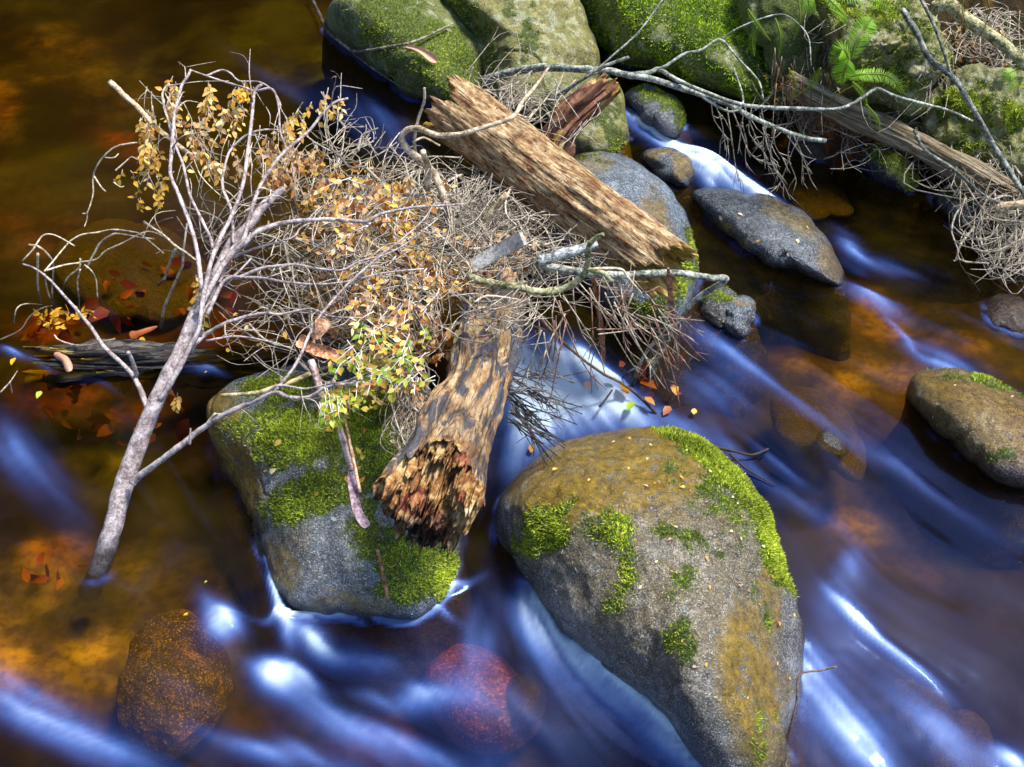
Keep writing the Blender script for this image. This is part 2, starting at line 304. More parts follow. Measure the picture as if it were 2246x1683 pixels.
vq = m.map(p, (1, 1.4, 1), (0, 0, .6)); wv = m.n('Mapping'); v1 = m.voro(vq, 5.5); v2 = m.voro(vq, 13); c = m.mix(m.math('MULTIPLY', m.step(m.math('ADD', m.math('MULTIPLY', v1, .7), m.math('MULTIPLY', v2, .3)), .25, .6), .7), c, (.012, .009, .001))
m.fin(c, .8, m.bump(m.noise(p, 20, 3), .3, .01), .2)
bed = mk('stream_bed', BV, [grid(len(by), len(bx))], m.m, col=np.clip(base, 0, 1).reshape(-1, 3), kind='structure', origin=np.zeros(3), label='stony stream bed with dead leaves under the brown water')
# the far-reaching ground: banks, and beyond the frame steep sides raised to darken the water's reflection
bank_px = [(1180, -260), (1290, 20), (1420, 110), (1690, 200), (1850, 255), (2030, 345), (2170, 455), (2310, 600), (2600, 820), (3200, 1150)]
BL = np.array([at(a, b)[:2] for a, b in bank_px])
def bank_d(x, y):
    d = np.full(x.shape, 1e9); sgn = np.ones(x.shape)
    for a, b in zip(BL[:-1], BL[1:]):
        e = b-a; t = np.clip(((x-a[0])*e[0]+(y-a[1])*e[1])/(e@e), 0, 1); qx = x-(a[0]+t*e[0]); qy = y-(a[1]+t*e[1]); q = np.hypot(qx, qy)
        cr = e[0]*qy-e[1]*qx; sgn = np.where(q < d, np.sign(cr), sgn); d = np.minimum(d, q)
    return d*sgn
tx = np.concatenate([np.linspace(-30, -4, 40), np.arange(-3.9, 6, .05), np.linspace(6.2, 30, 36)]); ty = np.concatenate([np.linspace(-20, -.2, 24), np.arange(0, 7, .05), np.linspace(7.2, 40, 50)])
TX, TY = np.meshgrid(tx, ty); d = bank_d(TX, TY); far = np.maximum(TY-6.2, 0); lf = np.maximum(-TX-3.8, 0)
tn = fbm(np.stack([TX*.9, TY*.9, TX*0], -1), 5, 77); t2 = fbm(np.stack([TX*6, TY*6, TX*0], -1), 3, 78)
hb = np.where(d > 0, .02+.42*d+.12*ss(0, .25, d), -.5)
TZ = np.clip(hb, -.5, 3)+np.maximum(0, np.minimum(far*1.15+lf*1.0, 9))+np.where((far+lf > 0) | (d > 0), 1, 0)*(.12*tn*np.clip(d, 0, 3)+.35*tn*np.minimum(far+lf, 3))+.025*t2
m = M('forest_floor'); p = m.pos(); n1 = m.noise(p, 5, 7, .7); n2 = m.noise(p, 38, 6, .75)
c = m.ramp(n2, [(.32, (.006, .005, .002)), (.5, (.035, .024, .008)), (.66, (.10, .055, .018))]); c = m.mix(m.step(n1, .48, .58), c, m.ramp(n2, [(.35, (.01, .018, .003)), (.6, (.05, .085, .008))]))
g_ = m.n('NewGeometry'); z_ = m.n('SeparateXYZ'); m.set(z_, 0, g_.outputs['Position']); c = m.mix(m.step(z_.outputs[2], .0, -.02), c, m.ramp(n1, [(.3, (.05, .03, .002)), (.6, (.16, .10, .006))]))
m.fin(c, .85, m.bump(n2, .9, .03), .2)
mk('forest_ground', np.stack([TX, TY, TZ], -1).reshape(-1, 3), [grid(len(ty), len(tx))], m.m, kind='structure', origin=np.zeros(3), label='dark leaf littered forest ground rising from the stream')
# ------------------------------------------------------------------ boulders
SURF = {}
def hit(name, px, py, rad=9):
    """nearest surface point of a built thing at a photo pixel"""
    V, Nn, qx, qy, qz = SURF[name]; k = np.hypot(qx-px, qy-py); i = np.where(k < rad)[0]
    if not len(i): i = np.argsort(k)[:4]
    j = i[np.argmin(qz[i]+.002*k[i])]; return V[j], Nn[j]
def mask(px, py, L):
    r = np.zeros(px.shape)
    for e in L: r = np.maximum(r, ell(px, py, e, 1))
    return np.clip(r, 0, 1)
def moss_tufts(parent, V, Nn, mk_, ar_, n, ln=.0065, wd_=.00085, cols=((.05, .075, .006), (.36, .45, .03), (.78, .92, .09)), seed=1, name='moss', bright=1.):
    g = np.random.default_rng(seed); w = ar_*np.clip(mk_-.15, 0, 1)**1.3; w = w/w.sum(); i = g.choice(len(V), n, p=w)
    s = .006; P = V[i]+g.normal(0, s, (n, 3)); N0 = Nn[i]; P = P-N0*((P-V[i])*N0).sum(1, keepdims=True)
    P = P-N0*.001
    D = nrm(N0+g.normal(0, .62, (n, 3))+np.array([0, 0, .15])); L = ln*g.uniform(.55, 1.35, n)[:, None]; S = nrm(np.cross(D, g.normal(0, 1, (n, 3))))*wd_
    q_ = mk_[i][:, None]; L = L*(.45+.6*np.clip(q_, 0, 1)); bend = nrm(g.normal(0, 1, (n, 3)))*L*.28
    B = np.stack([P-S, P+S, P+D*L*.55+bend*.4+S*.8, P+D*L*.55+bend*.4-S*.8, P+D*L+bend], 1).reshape(-1, 3)
    o = np.arange(n)[:, None]*5; t = g.random(n)[:, None]; patch = .5+.5*fbm(P*14, 3, seed)[:, None]; t = np.clip(t*.6+patch*.5-.1, 0, 1)
    c0, c1, c2 = [np.array(c)*bright for c in cols]; t = t*(.35+.65*np.clip(q_*1.1, 0, 1)**1.5); col = np.where(t < .5, c0+(c1-c0)*t*2, c1+(c2-c1)*(t*2-1))
    return mk(name, B, [o+np.array([[0, 1, 2, 3]]), o+np.array([[3, 2, 4]])], MOSS, parent, col=np.repeat(col, 5, 0), smooth=True)
m = M('moss_strands'); m.fin(m.attr('col', 'Color'), .6, None, .3); MOSS = m.m
def rock(name, outl, mat, label, z0=0., tilt=.75, bul=None, back=None, k=2.2, pw=.55, rough=.018, nz=5., seed=0, moss=(), algae=(), n=(150, 60), off=(0, 0), tufts=0, cat='boulder', group=None, cen=None, tk={}, z_anchor=None, key=None, edge=.02, cracks=0, contact=(30, 195)):
    if not (-.02 < z0 < .02): contact = None
    if contact: tilt = tilt*.5
    O = np.array(outl, float); c = np.array(cen, float) if cen else O.mean(0); A = np.arctan2(O[:, 1]-c[1], O[:, 0]-c[0]); R = np.hypot(*(O-c).T); s = np.argsort(A); A, R = A[s], R[s]
    th = np.linspace(-np.pi, np.pi, n[0], endpoint=False); A3 = np.concatenate([A-2*np.pi, A, A+2*np.pi]); R3 = np.tile(R, 3)
    # polygon radius in each direction, then rounded a little
    pts = np.stack([c[0]+np.cos(A3)*R3, c[1]+np.sin(A3)*R3], 1); rr = np.interp(th, A3, R3)
    for _ in range(2): rr = (np.roll(rr, 1)+rr*2+np.roll(rr, -1))/4
    rr = rr*(1+edge*fbm(np.stack([np.cos(th)*3, np.sin(th)*3, th*0+seed], 1), 3, seed))
    ri = np.sin(np.linspace(0, 1, n[1])*np.pi/2); ri = np.concatenate([ri, ri[-2::-1]*1.0]); front = np.arange(len(ri)) < n[1]
    px = c[0]+np.cos(th)[None]*rr[None]*ri[:, None]; py = c[1]+np.sin(th)[None]*rr[None]*ri[:, None]
    ib = z_anchor if z_anchor else O[np.argmax(O[:, 1])]; P0 = at(ib[0], ib[1], z0); toc = -nrm(ray(c[0], c[1])); nn = nrm(toc*tilt+np.array([0, 0, 1.])*(1-tilt))
    d = ray(px, py); t = ((P0-CAM)@nn)/(d@nn); wid = R.mean()*t.mean()/FOC*np.linalg.norm(FWD)
    b = bul if bul is not None else .75*wid; bk = back if back is not None else .8*wid
    q = 1-np.abs(ri)**k; prof = np.clip(q, 0, 1)**pw; px_off = 1+.35*((px-c[0])*off[0]+(py-c[1])*off[1])/max(R.mean(), 1)
    t = np.where(front[:, None], t-b*prof[:, None]*px_off, t+bk*prof[:, None])
    if contact:      # this arc of the outline is where the stone meets the water
        dg = np.degrees(th) % 360; mid_, hw = sum(contact)/2, (contact[1]-contact[0])/2; wc = 1-ss(hw-12, hw+22, np.abs((dg-mid_+180) % 360-180)); tr = t[n[1]-1]; t0 = (.0-.006-CAMZ)/d[n[1]-1][:, 2]
        t = t+((t0-tr)*wc)[None]*(ri[:, None]**1.8)
    P = CAM+d*t[..., None]
    if contact:
        rim = P[n[1]-1]; out = rim-rim.mean(0); out[:, 2] = 0; out = nrm(out); s_ = (1-ri[n[1]:])[:, None, None]
        sk = rim[None]+out[None]*(.11*np.sqrt(s_))+np.array([0, 0, -.3])*s_; P[n[1]:] = P[n[1]:]*(1-wc)[None, :, None]+sk*wc[None, :, None]
    V = P.reshape(-1, 3); nr, nc = P.shape[:2]
    du = np.roll(P, -1, 1)-np.roll(P, 1, 1); dv = np.gradient(P, axis=0); Nn = nrm(np.cross(du, dv))
    Nn[np.abs(Nn).sum(-1) < .1] = toc; Nn[:2] = toc; Nn = Nn*np.where((Nn[n[1]//2]@toc).mean() > 0, 1, -1)
    fade = (.25+.75*np.sqrt(np.abs(prof)))[:, None]
    dd = rough*fbm(V*nz, 5, seed, .52).reshape(nr, nc)*fade+.12*rough*(1-np.abs(vn(V*nz*6, seed+5))).reshape(nr, nc)
    if cracks: dd = dd-cracks*np.exp(-(np.abs(fbm(V*nz*.7, 3, seed+9)).reshape(nr, nc)/.03)**2)
    P = P+Nn*dd[..., None]; V = P.reshape(-1, 3)
    jx, jy = px.ravel()+14*fbm(V*25, 3, seed+40), py.ravel()+14*fbm(V*25, 3, seed+50); fr = np.repeat(front, nc)
    mo = mask(jx, jy, moss)*fr; mo = np.clip(mo+(.38*fbm(V*45, 4, seed+70)+.22*fbm(V*16, 2, seed+71)-.08)*(mo > .02)*(1.3-.6*mo), 0, 1.2); al = mask(jx, jy, algae) if len(algae) else np.zeros(len(V))
    du = np.roll(P, -1, 1)-np.roll(P, 1, 1); dv = np.gradient(P, axis=0); N2 = nrm(np.cross(du, dv)); N2 = N2*np.where((N2[n[1]//2]@toc).mean() > 0, 1, -1)
    o = mk(name, V, [grid(nr, nc, True)], mat, attrs={'moss': mo, 'algae': al}, label=label, cat=cat, group=group)
    SURF[key or label] = (V[fr], N2.reshape(-1, 3)[fr], *proj(V[fr]))
    if tufts:
        sel = fr & (mo > .28); ar = np.linalg.norm(np.cross(du, dv), axis=-1).ravel()
        moss_tufts(o, V[sel], N2.reshape(-1, 3)[sel], mo[sel], ar[sel], tufts, seed=seed+3, **tk)
    return o
GREY = rock_mat('wet_blue_grey_stone', (.04, .055, .08), (.2, .26, .34), (.56, .64, .75), rough=(.09, .36), bumpst=.9)
BROWN = rock_mat('brown_grey_stone', (.05, .05, .045), (.22, .23, .23), (.6, .62, .66), rough=(.09, .36), wet=.09, bumpst=.9)
PALE = rock_mat('lichened_pale_stone', (.02, .026, .004), (.15, .17, .04), (.5, .52, .24), rough=(.5, .9), algae=(.24, .2, .03), lichen=1., moss=(.06, .085, .006))
MOSSY = rock_mat('mossy_bank_stone', (.03, .045, .01), (.11, .17, .025), (.34, .42, .14), rough=(.6, .95), algae=(.16, .17, .02), lichen=.8, moss=(.075, .11, .006))
SPECK = rock_mat('speckled_brown_stone', (.03, .02, .018), (.16, .10, .08), (.4, .32, .28), rough=(.15, .45), wet=.08, bumpst=.9)
DARK = rock_mat('dark_wet_stone', (.02, .022, .026), (.08, .095, .11), (.28, .32, .38), rough=(.12, .45))
SUB = rock_mat('orange_sunken_stone', (.02, .014, .002), (.12, .075, .008), (.75, .45, .03), rough=(.6, .9), scale=.8, wet=-5)
SUBR = rock_mat('red_sunken_stone', (.02, .008, .006), (.26, .05, .02), (.5, .24, .06), rough=(.6, .9), scale=.5, wet=-5)
SUBB = rock_mat('tan_sunken_stone', (.02, .014, .004), (.07, .05, .01), (.18, .13, .03), rough=(.6, .9), wet=-5)
G1 = 'boulders standing in the stream'
BIGL = 'large round grey boulder with bright moss on its right edge, dotted with small leaves'
rock('boulder', [(1098, 1095), (1130, 1050), (1180, 1005), (1230, 975), (1330, 947), (1420, 936), (1480, 941), (1540, 965), (1600, 1010), (1660, 1080), (1700, 1160), (1725, 1240), (1748, 1340), (1756, 1420), (1748, 1520), (1718, 1600), (1700, 1715), (1630, 1740), (1572, 1715), (1508, 1640), (1470, 1588), (1415, 1530), (1312, 1455), (1240, 1402), (1198, 1348), (1166, 1280), (1112, 1197)],
 BROWN, BIGL, z0=-.01, tilt=.62, bul=.23, back=.3, seed=11, rough=.016, nz=6, n=(300, 110), cen=(1450, 1250), key='B', tufts=36000, off=(0, .1),
 moss=[(1605, 1050, 160, 26, 50, 1.3), (1690, 1190, 130, 24, 66, 1.3), (1590, 1095, 130, 34, 50, .62), (1500, 965, 60, 18, 25, 1.2), (1560, 1130, 150, 34, 45, .5), (1330, 1150, 60, 34, 0, .8), (1372, 1210, 38, 90, -10, .85), (1345, 1310, 40, 46, 20, .7), (1200, 1185, 90, 30, -15, .75), (1500, 1280, 30, 60, 20, .72), (1495, 1400, 40, 66, -15, .85), (1530, 1190, 90, 26, 20, .6), (1680, 1340, 26, 90, -5, .4), (1680, 1600, 30, 80, 15, .5), (1200, 1140, 80, 30, -30, .6)],
 algae=[(1430, 1200, 300, 380, -10, .4), (1350, 1030, 260, 120, -8, 1.2), (1290, 1090, 120, 60, -20, .7), (1200, 1100, 110, 70, 40, 1.), (1650, 1500, 80, 210, -10, 1.), (1700, 1300, 30, 130, 0, .8), (1560, 1010, 120, 60, 30, .6), (1420, 1110, 120, 50, 20, .6)], cracks=.004)
AL = 'moss covered boulder under the broken end of the short rotten log'
rock('boulder', [(462, 885), (520, 838), (600, 812), (720, 800), (860, 800), (960, 900), (1015, 1060), (1018, 1180), (1000, 1270), (965, 1330), (925, 1350), (830, 1350), (740, 1345), (655, 1335), (612, 1300), (588, 1240), (572, 1165), (530, 1090), (490, 1010), (458, 940)],
 GREY, AL, z0=-.01, tilt=.5, bul=.16, back=.3, seed=23, rough=.02, nz=5, n=(260, 100), cen=(760, 1080), key='A', tufts=46000,
 moss=[(690, 960, 150, 80, -5, 1.), (700, 1090, 130, 55, -15, 1.), (850, 920, 130, 90, 30, 1.), (900, 1240, 125, 90, 10, 1.), (800, 1010, 90, 60, 0, .8), (560, 920, 90, 50, -20, .7), (790, 1150, 50, 60, 0, .8), (620, 850, 120, 30, -5, .8)],
 algae=[(700, 1100, 260, 260, 0, .22), (520, 1050, 70, 130, -20, 1.), (480, 920, 60, 80, 0, 1.), (610, 1250, 50, 80, -20, .8), (760, 1325, 120, 25, 0, .7), (650, 1180, 60, 40, 0, .4)], cracks=.005)
rock('boulder', [(1225, 350), (1300, 334), (1370, 345), (1430, 380), (1482, 440), (1515, 520), (1531, 600), (1525, 660), (1500, 705), (1440, 722), (1370, 700), (1280, 620), (1220, 480)],
 GREY, 'tall blue grey boulder behind the lower end of the long broken log', z0=-.01, tilt=.7, bul=.16, seed=31, rough=.012, n=(180, 80), key='C', tufts=5000,
 moss=[(1480, 610, 40, 80, 10, 1.), (1420, 690, 70, 30, 10, .9), (1520, 560, 16, 60, 0, .9), (1290, 345, 80, 14, 5, .5)], algae=[(1440, 470, 30, 60, -20, .7), (1300, 355, 60, 30, 0, .6)])
rock('boulder', [(1512, 420), (1560, 411), (1640, 428), (1720, 448), (1790, 497), (1830, 555), (1854, 605), (1845, 630), (1800, 617), (1740, 590), (1660, 560), (1610, 520), (1550, 470)],
 DARK, 'long low wet boulder with a crack beside the white chute', z0=-.005, tilt=.35, bul=.09, seed=41, rough=.012, n=(180, 70), key='D', pw=.6,
 algae=[(1740, 480, 90, 20, 30, .5), (1600, 520, 50, 20, 40, .7), (1820, 570, 30, 50, -30, .5)], cracks=.006)
rock('stone', [(1532, 680), (1545, 645), (1580, 628), (1612, 640), (1625, 665), (1610, 700), (1580, 722), (1548, 705)], DARK, 'small dark stone with a green moss cap at the end of the bare grey branch', z0=-.005, tilt=.6, bul=.04, seed=43, n=(100, 40), moss=[(1590, 648, 40, 18, 15, 1.)], cat='stone', rough=.012, nz=14, key='E1', tufts=700)
rock('stone', [(1580, 690), (1590, 665), (1625, 648), (1652, 655), (1656, 685), (1645, 715), (1628, 740), (1600, 730), (1584, 715)], GREY, 'small angular grey stone in the current right of the bare grey branch', z0=-.005, tilt=.6, bul=.05, seed=44, n=(100, 40), cat='stone', rough=.014, nz=14, key='E2', algae=[(1630, 665, 26, 12, 0, .6)])
rock('boulder', [(1360, 215), (1400, 192), (1450, 203), (1498, 236), (1501, 270), (1488, 300), (1440, 272), (1395, 245)], DARK, 'small dark mossy boulder above the white chute near the mossy bank', z0=-.005, tilt=.6, bul=.07, seed=45, n=(110, 40), moss=[(1440, 215, 70, 22, 25, .9), (1490, 250, 20, 40, 0, .8)], key='F', tufts=2000)
rock('boulder', [(1408, 338), (1450, 325), (1492, 335), (1522, 366), (1527, 395), (1508, 413), (1470, 402), (1432, 368)], DARK, 'small wet round boulder at the left edge of the white chute', z0=-.005, tilt=.6, bul=.06, seed=46, n=(110, 40), algae=[(1500, 360, 30, 30, 0, .7), (1450, 335, 40, 12, 0, .7)], key='G')
rock('boulder', [(1882, 350), (1905, 328), (1960, 322), (1995, 355), (2012, 400), (1996, 422), (1955, 405), (1912, 375)], DARK, 'small moss topped boulder below the long grey fallen log', z0=-.005, tilt=.6, bul=.07, seed=47, n=(110, 40), moss=[(1955, 350, 65, 28, 30, 1.), (1990, 385, 24, 36, 0, .9)], key='H', tufts=2500)
rock('boulder', [(2055, 430), (2080, 408), (2120, 408), (2150, 440), (2160, 490), (2130, 500), (2090, 470)], DARK, 'small dark mossy boulder half hidden by twigs on the right shore', z0=-.005, tilt=.6, bul=.06, seed=48, n=(90, 36), moss=[(2110, 430, 50, 30, 30, .8)])
rock('boulder', [(1993, 865), (2005, 825), (2060, 811), (2130, 820), (2200, 850), (2265, 885), (2340, 960), (2330, 1060), (2250, 1072), (2180, 1058), (2140, 1020), (2090, 970), (2030, 920)],
 SPECK, 'speckled brown boulder with a thin moss crest cut by the right frame edge', z0=-.01, tilt=.6, bul=.13, seed=51, rough=.014, n=(200, 80), key='J', tufts=1500, moss=[(2190, 845, 110, 14, 20, .9), (2185, 1000, 36, 14, 10, .9), (2100, 825, 70, 16, 5, .6)], algae=[(2150, 920, 160, 100, 20, .62), (2050, 850, 80, 50, 0, .8)])
rock('stone', [(1738, 322), (1765, 304), (1795, 308), (1812, 335), (1822, 352), (1785, 350), (1755, 338)], BROWN, 'small pale wet stone under the drooping twigs in midstream', z0=-.005, tilt=.5, bul=.03, seed=52, n=(80, 30), cat='stone', key='K')
rock('boulder', [(1690, 880), (1740, 850), (1820, 880), (1880, 950), (1900, 1020), (1880, 1060), (1830, 1030), (1770, 990), (1700, 940)], SUBB, 'sunken red brown boulder with a wet grey tip breaking the surface', z0=-.085, tilt=.15, bul=.06, seed=53, n=(130, 50), rough=.012, key='L')
rock('stone', [(1790, 960), (1810, 935), (1850, 945), (1868, 975), (1855, 1000), (1820, 995)], GREY, 'wet grey stone tip above the sunken red brown boulder', contact=None, z0=-.006, tilt=.15, bul=.02, seed=54, n=(80, 30), cat='stone')
rock('stone', [(2150, 690), (2180, 650), (2215, 645), (2262, 690), (2262, 740), (2200, 730)], SPECK, 'low brown stone above the speckled boulder at the right frame edge', z0=-.02, tilt=.4, bul=.05, seed=55, n=(80, 30), cat='stone')
rock('boulder', [(300, 1390), (350, 1345), (410, 1340), (470, 1400), (500, 1480), (495, 1560), (440, 1620), (370, 1670), (300, 1640), (270, 1550), (280, 1460)], SUB, 'orange and brown sunken boulder near the bottom left of the stream', z0=-.14, tilt=.35, bul=.10, seed=56, n=(150, 60), rough=.02, nz=9, key='Q')
rock('boulder', [(930, 1450), (980, 1420), (1060, 1425), (1130, 1480), (1190, 1530), (1185, 1590), (1130, 1645), (1050, 1650), (980, 1610), (940, 1540)], SUBR, 'red sunken boulder under the swirling water below the moss covered boulder', z0=-.15, tilt=.35, bul=.10, seed=57, n=(150, 60), rough=.015, key='R')
rock('stone', [(1110, 1510), (1130, 1485), (1165, 1483), (1195, 1505), (1200, 1545), (1185, 1580), (1150, 1590), (1120, 1560)], GREY, 'round blue grey stone resting on the red sunken boulder', z0=-.06, tilt=.35, bul=.05, seed=58, n=(90, 36), cat='stone', algae=[(1160, 1540, 50, 50, 0, .6)])
rock('boulder', [(110, 560), (180, 500), (300, 490), (400, 530), (460, 600), (430, 680), (300, 700), (180, 660)], SUBB, 'flat tan sunken boulder under the bare curled twigs on the left', z0=-.16, tilt=.15, bul=.07, seed=59, n=(130, 50), rough=.012)
rock('boulder', [(1690, 405), (1740, 395), (1800, 410), (1860, 445), (1872, 470), (1820, 470), (1740, 440)], SUBB, 'low olive sunken boulder downstream of the white chute', z0=-.03, tilt=.1, bul=.02, seed=60, n=(110, 40))
rock('boulder', [(1960, 1480), (2020, 1500), (2090, 1560), (2180, 1640), (2200, 1720), (2120, 1740), (2030, 1640)], SUBB, 'dark sunken boulder with yellow specks in the bottom right current', z0=-.12, tilt=.2, bul=.05, seed=62, n=(110, 44))
# the mossy boulders of the far bank
G2 = 'mossy boulders of the far bank'
rock('boulder', [(718, 30), (760, -30), (880, -70), (980, 0), (1040, 60), (1068, 120), (1068, 185), (1045, 232), (990, 245), (930, 216), (860, 172), (780, 118), (725, 70)], MOSSY, 'rounded boulder with olive moss and a curled leaf at the top of the pool', z0=-.005, tilt=.7, bul=.2, seed=71, n=(220, 90), rough=.015, algae=[(990, 80, 150, 120, 30, .8)], key='R1', tufts=9000, tk=dict(ln=.008), group=G2,
 moss=[(880, 90, 150, 70, 30, .6), (960, 110, 120, 70, 40, 1.), (1010, 180, 60, 60, 0, .9), (860, 30, 100, 60, 10, .75), (900, 170, 60, 40, 30, .5)])
rock('boulder', [(960, -60), (1100, -110), (1230, -40), (1290, 60), (1312, 130), (1310, 200), (1200, 260), (1080, 240), (1040, 150), (1000, 40)], PALE, 'pale lichened boulder behind the bare horizontal branch', z0=.0, tilt=.75, bul=.2, seed=72, n=(220, 90), rough=.022, algae=[(1150, 80, 230, 200, 0, .7)], key='R2', tufts=3500, tk=dict(ln=.008), group=G2, cracks=.01,
 moss=[(1060, 120, 40, 80, -10, .7), (1160, 90, 26, 60, 10, .6), (1000, 0, 80, 30, 30, .9), (1120, 20, 70, 40, 0, .35)])
rock('boulder', [(1215, 250), (1270, 200), (1345, 172), (1368, 250), (1364, 325), (1335, 345), (1280, 342), (1225, 310)], PALE, 'small mossy boulder under the curved red brown stump', z0=-.005, tilt=.75, bul=.1, seed=73, n=(140, 60), rough=.012, algae=[(1300, 250, 90, 90, 0, .8)], key='R2b', tufts=1500, group=G2, moss=[(1330, 240, 50, 60, 0, .7), (1355, 320, 24, 26, 0, 1.)])
rock('boulder', [(1200, -80), (1300, 80), (1345, 120), (1420, 140), (1490, 158), (1560, 195), (1640, 215), (1700, 240), (1720, 170), (1690, 80), (1640, -60), (1400, -160)], MOSSY, 'broad bright green mossy boulder forming the top of the far bank', z0=-.0, tilt=.72, bul=.3, seed=74, n=(280, 110), rough=.03, algae=[(1480, 60, 330, 220, 0, .7)], key='R3', tufts=16000, tk=dict(ln=.010, wd_=.0014, bright=1.25, cols=((.06, .11, .004), (.28, .42, .01), (.55, .68, .03))), group=G2, cen=(1480, 60), z_anchor=(1560, 195),
 moss=[(1480, 60, 300, 160, 5, .55), (1560, 60, 120, 70, 10, 1.), (1420, 30, 90, 50, 20, .85), (1640, 180, 70, 40, 20, .9), (1650, 60, 50, 90, 0, .9), (1500, 150, 80, 14, 15, .4)])
rock('boulder', [(1790, -40), (1900, -60), (1990, 0), (2060, 80), (2060, 180), (2010, 240), (1930, 230), (1860, 190), (1830, 100)], PALE, 'pale mossy rock face behind the green fern fronds', z0=.2, tilt=.8, bul=.16, seed=75, n=(200, 80), rough=.06, nz=8, algae=[(1920, 90, 180, 160, 0, .6)], key='P1', tufts=9000, tk=dict(ln=.012), group=G2, moss=[(1920, 90, 150, 130, 20, .5), (1850, 20, 90, 40, 20, .9), (1960, 60, 40, 60, 0, .6), (1990, 190, 60, 40, 0, .7)], cracks=.02)
rock('boulder', [(2030, 225), (2080, 170), (2160, 155), (2250, 190), (2300, 280), (2290, 390), (2180, 365), (2090, 335), (2035, 285)], PALE, 'mossy lichened boulder behind the long grey log at the right', z0=.09, tilt=.75, bul=.09, seed=76, n=(180, 70), rough=.055, nz=8, algae=[(2160, 300, 160, 140, 0, .6)], key='P2', tufts=8000, tk=dict(ln=.012), group=G2, moss=[(2160, 300, 130, 110, 10, .5), (2100, 230, 70, 40, 10, .9), (2230, 250, 60, 24, 30, .9), (2100, 330, 60, 50, 0, .5)])
rock('boulder', [(1850, 200), (1910, 165), (1990, 190), (2030, 240), (2015, 300), (1950, 285), (1880, 250)], MOSSY, 'dark mossy rock in the shade between the ferns and the long grey log', z0=.08, tilt=.7, bul=.05, seed=77, n=(120, 50), rough=.02, group=G2, moss=[(1940, 240, 70, 50, 0, .9)])
rock('boulder', [(1640, -60), (1740, -90), (1800, 0), (1830, 90), (1780, 170), (1720, 180), (1680, 100)], MOSSY, 'shaded moss and fern rooted rock left of the fern fronds', z0=.12, tilt=.8, bul=.1, seed=78, n=(120, 50), rough=.03, group=G2, moss=[(1730, 40, 90, 110, 0, .8)])

# thin white water where the current runs along the stones
ring = np.zeros((NY, NX))
for o in bpy.data.objects:
    if o.name.split('.')[0] in ('boulder', 'stone') and 'sunken' not in o['label'] and o.type == 'MESH':
        k = np.empty(len(o.data.vertices)*3, np.float32); o.data.vertices.foreach_get('co', k); k = k.reshape(-1, 3)+np.array(o.location); k = k[np.abs(k[:, 2]-.004) < .007]
        ix = ((k[:, 0]-X0)/ST).astype(int); iy = ((k[:, 1]-Y0)/ST).astype(int); ok = (ix > 0) & (ix < NX-1) & (iy > 0) & (iy < NY-1); ring[iy[ok], ix[ok]] = 1
ring = np.clip(blur(ring, 1)*2.2, 0, 1)*ss(.46, .66, norm01(blur(coarse, 1))*.6+fine*.4)*ss(0, .04, blur(foam, 12)+.02)
foam2 = np.clip(foam+.4*ring, 0, 1); water.data.attributes['foam'].data.foreach_set('value', foam2.ravel().astype(np.float32))
# ------------------------------------------------------------------ logs and broken wood
def wood_mat(name, dark, mid, light, warm, gl=(16, 16, 4.), crack=.5, rough=.75, patch=0., patchcol=(.02, .025, .04), holes=0):
    m = M(name); p = m.n('Attribute', attribute_name='grain').outputs['Vector']; o = m.pos()   # grain = (round, round, along) coordinates of the log
    g = m.map(p, gl); n1 = m.noise(g, 4, 8, .7, .25); n2 = m.noise(m.map(p, (gl[0]*2.4, gl[1]*2.4, gl[2]*2.2)), 5, 5, .7); n3 = m.noise(o, 26, 6, .65)
    c = m.ramp(n1, [(.3, dark), (.44, mid), (.62, light)])
    c = m.mix(m.math('MULTIPLY', m.step(n3, .47, .66), .75), c, m.ramp(n1, [(.38, tuple(v*.35 for v in warm)), (.58, warm)]))
    c = m.mix(m.math('MULTIPLY', m.step(n2, .54, .68), crack), c, dark)
    n4 = m.noise(m.map(p, (gl[0]*3.2, gl[1]*3.2, gl[2]*.75)), 5, 4, .6, .15); n5 = m.noise(m.map(p, (gl[0]*.8, gl[1]*.8, gl[2]*1.2)), 6, 7, .75, .4)
    c = m.mix(m.math('MULTIPLY', m.step(n4, .56, .61), .85), c, tuple(v*.6 for v in dark)); c = m.mix(m.math('MULTIPLY', m.step(n5, .56, .62), .7), c, m.mix(.5, dark, warm)); c = m.mix(m.math('MULTIPLY', m.step(n5, .40, .34), .6), c, light)
    if patch:
        f = m.step(m.noise(m.map(p, (4.5, 4.5, 1.5)), 5, 8, .68, 1.2), .535-.08*patch, .62-.08*patch); c = m.mix(m.math('MULTIPLY', f, .93), c, m.ramp(n2, [(.3, patchcol), (.7, tuple(v*3+.02 for v in patchcol))]))
    if holes:
        h = m.voro(o, 38, rnd=1); c = m.mix(m.math('MULTIPLY', m.step(h, .10, .07), 1.), c, (.012, .006, .004))
    e = m.attr('inside'); c = m.mix(e, c, m.ramp(n1, [(.36, (.14, .06, .006)), (.5, (.55, .33, .06)), (.62, (.8, .62, .22))]))
    w = m.attr('wet'); c = m.mix(m.math('MULTIPLY', w, .8), c, m.ramp(n1, [(.4, (.01, .008, .008)), (.62, (.10, .05, .02))]))
    b = m.bump(n1, .9, .009); b = m.bump(n2, .9, .004, b); b = m.bump(n4, .9, -.006, b); b = m.bump(n5, .7, .006, b); b = m.bump(n3, .4, .01, b)
    return m.fin(c, rough, b, .35)
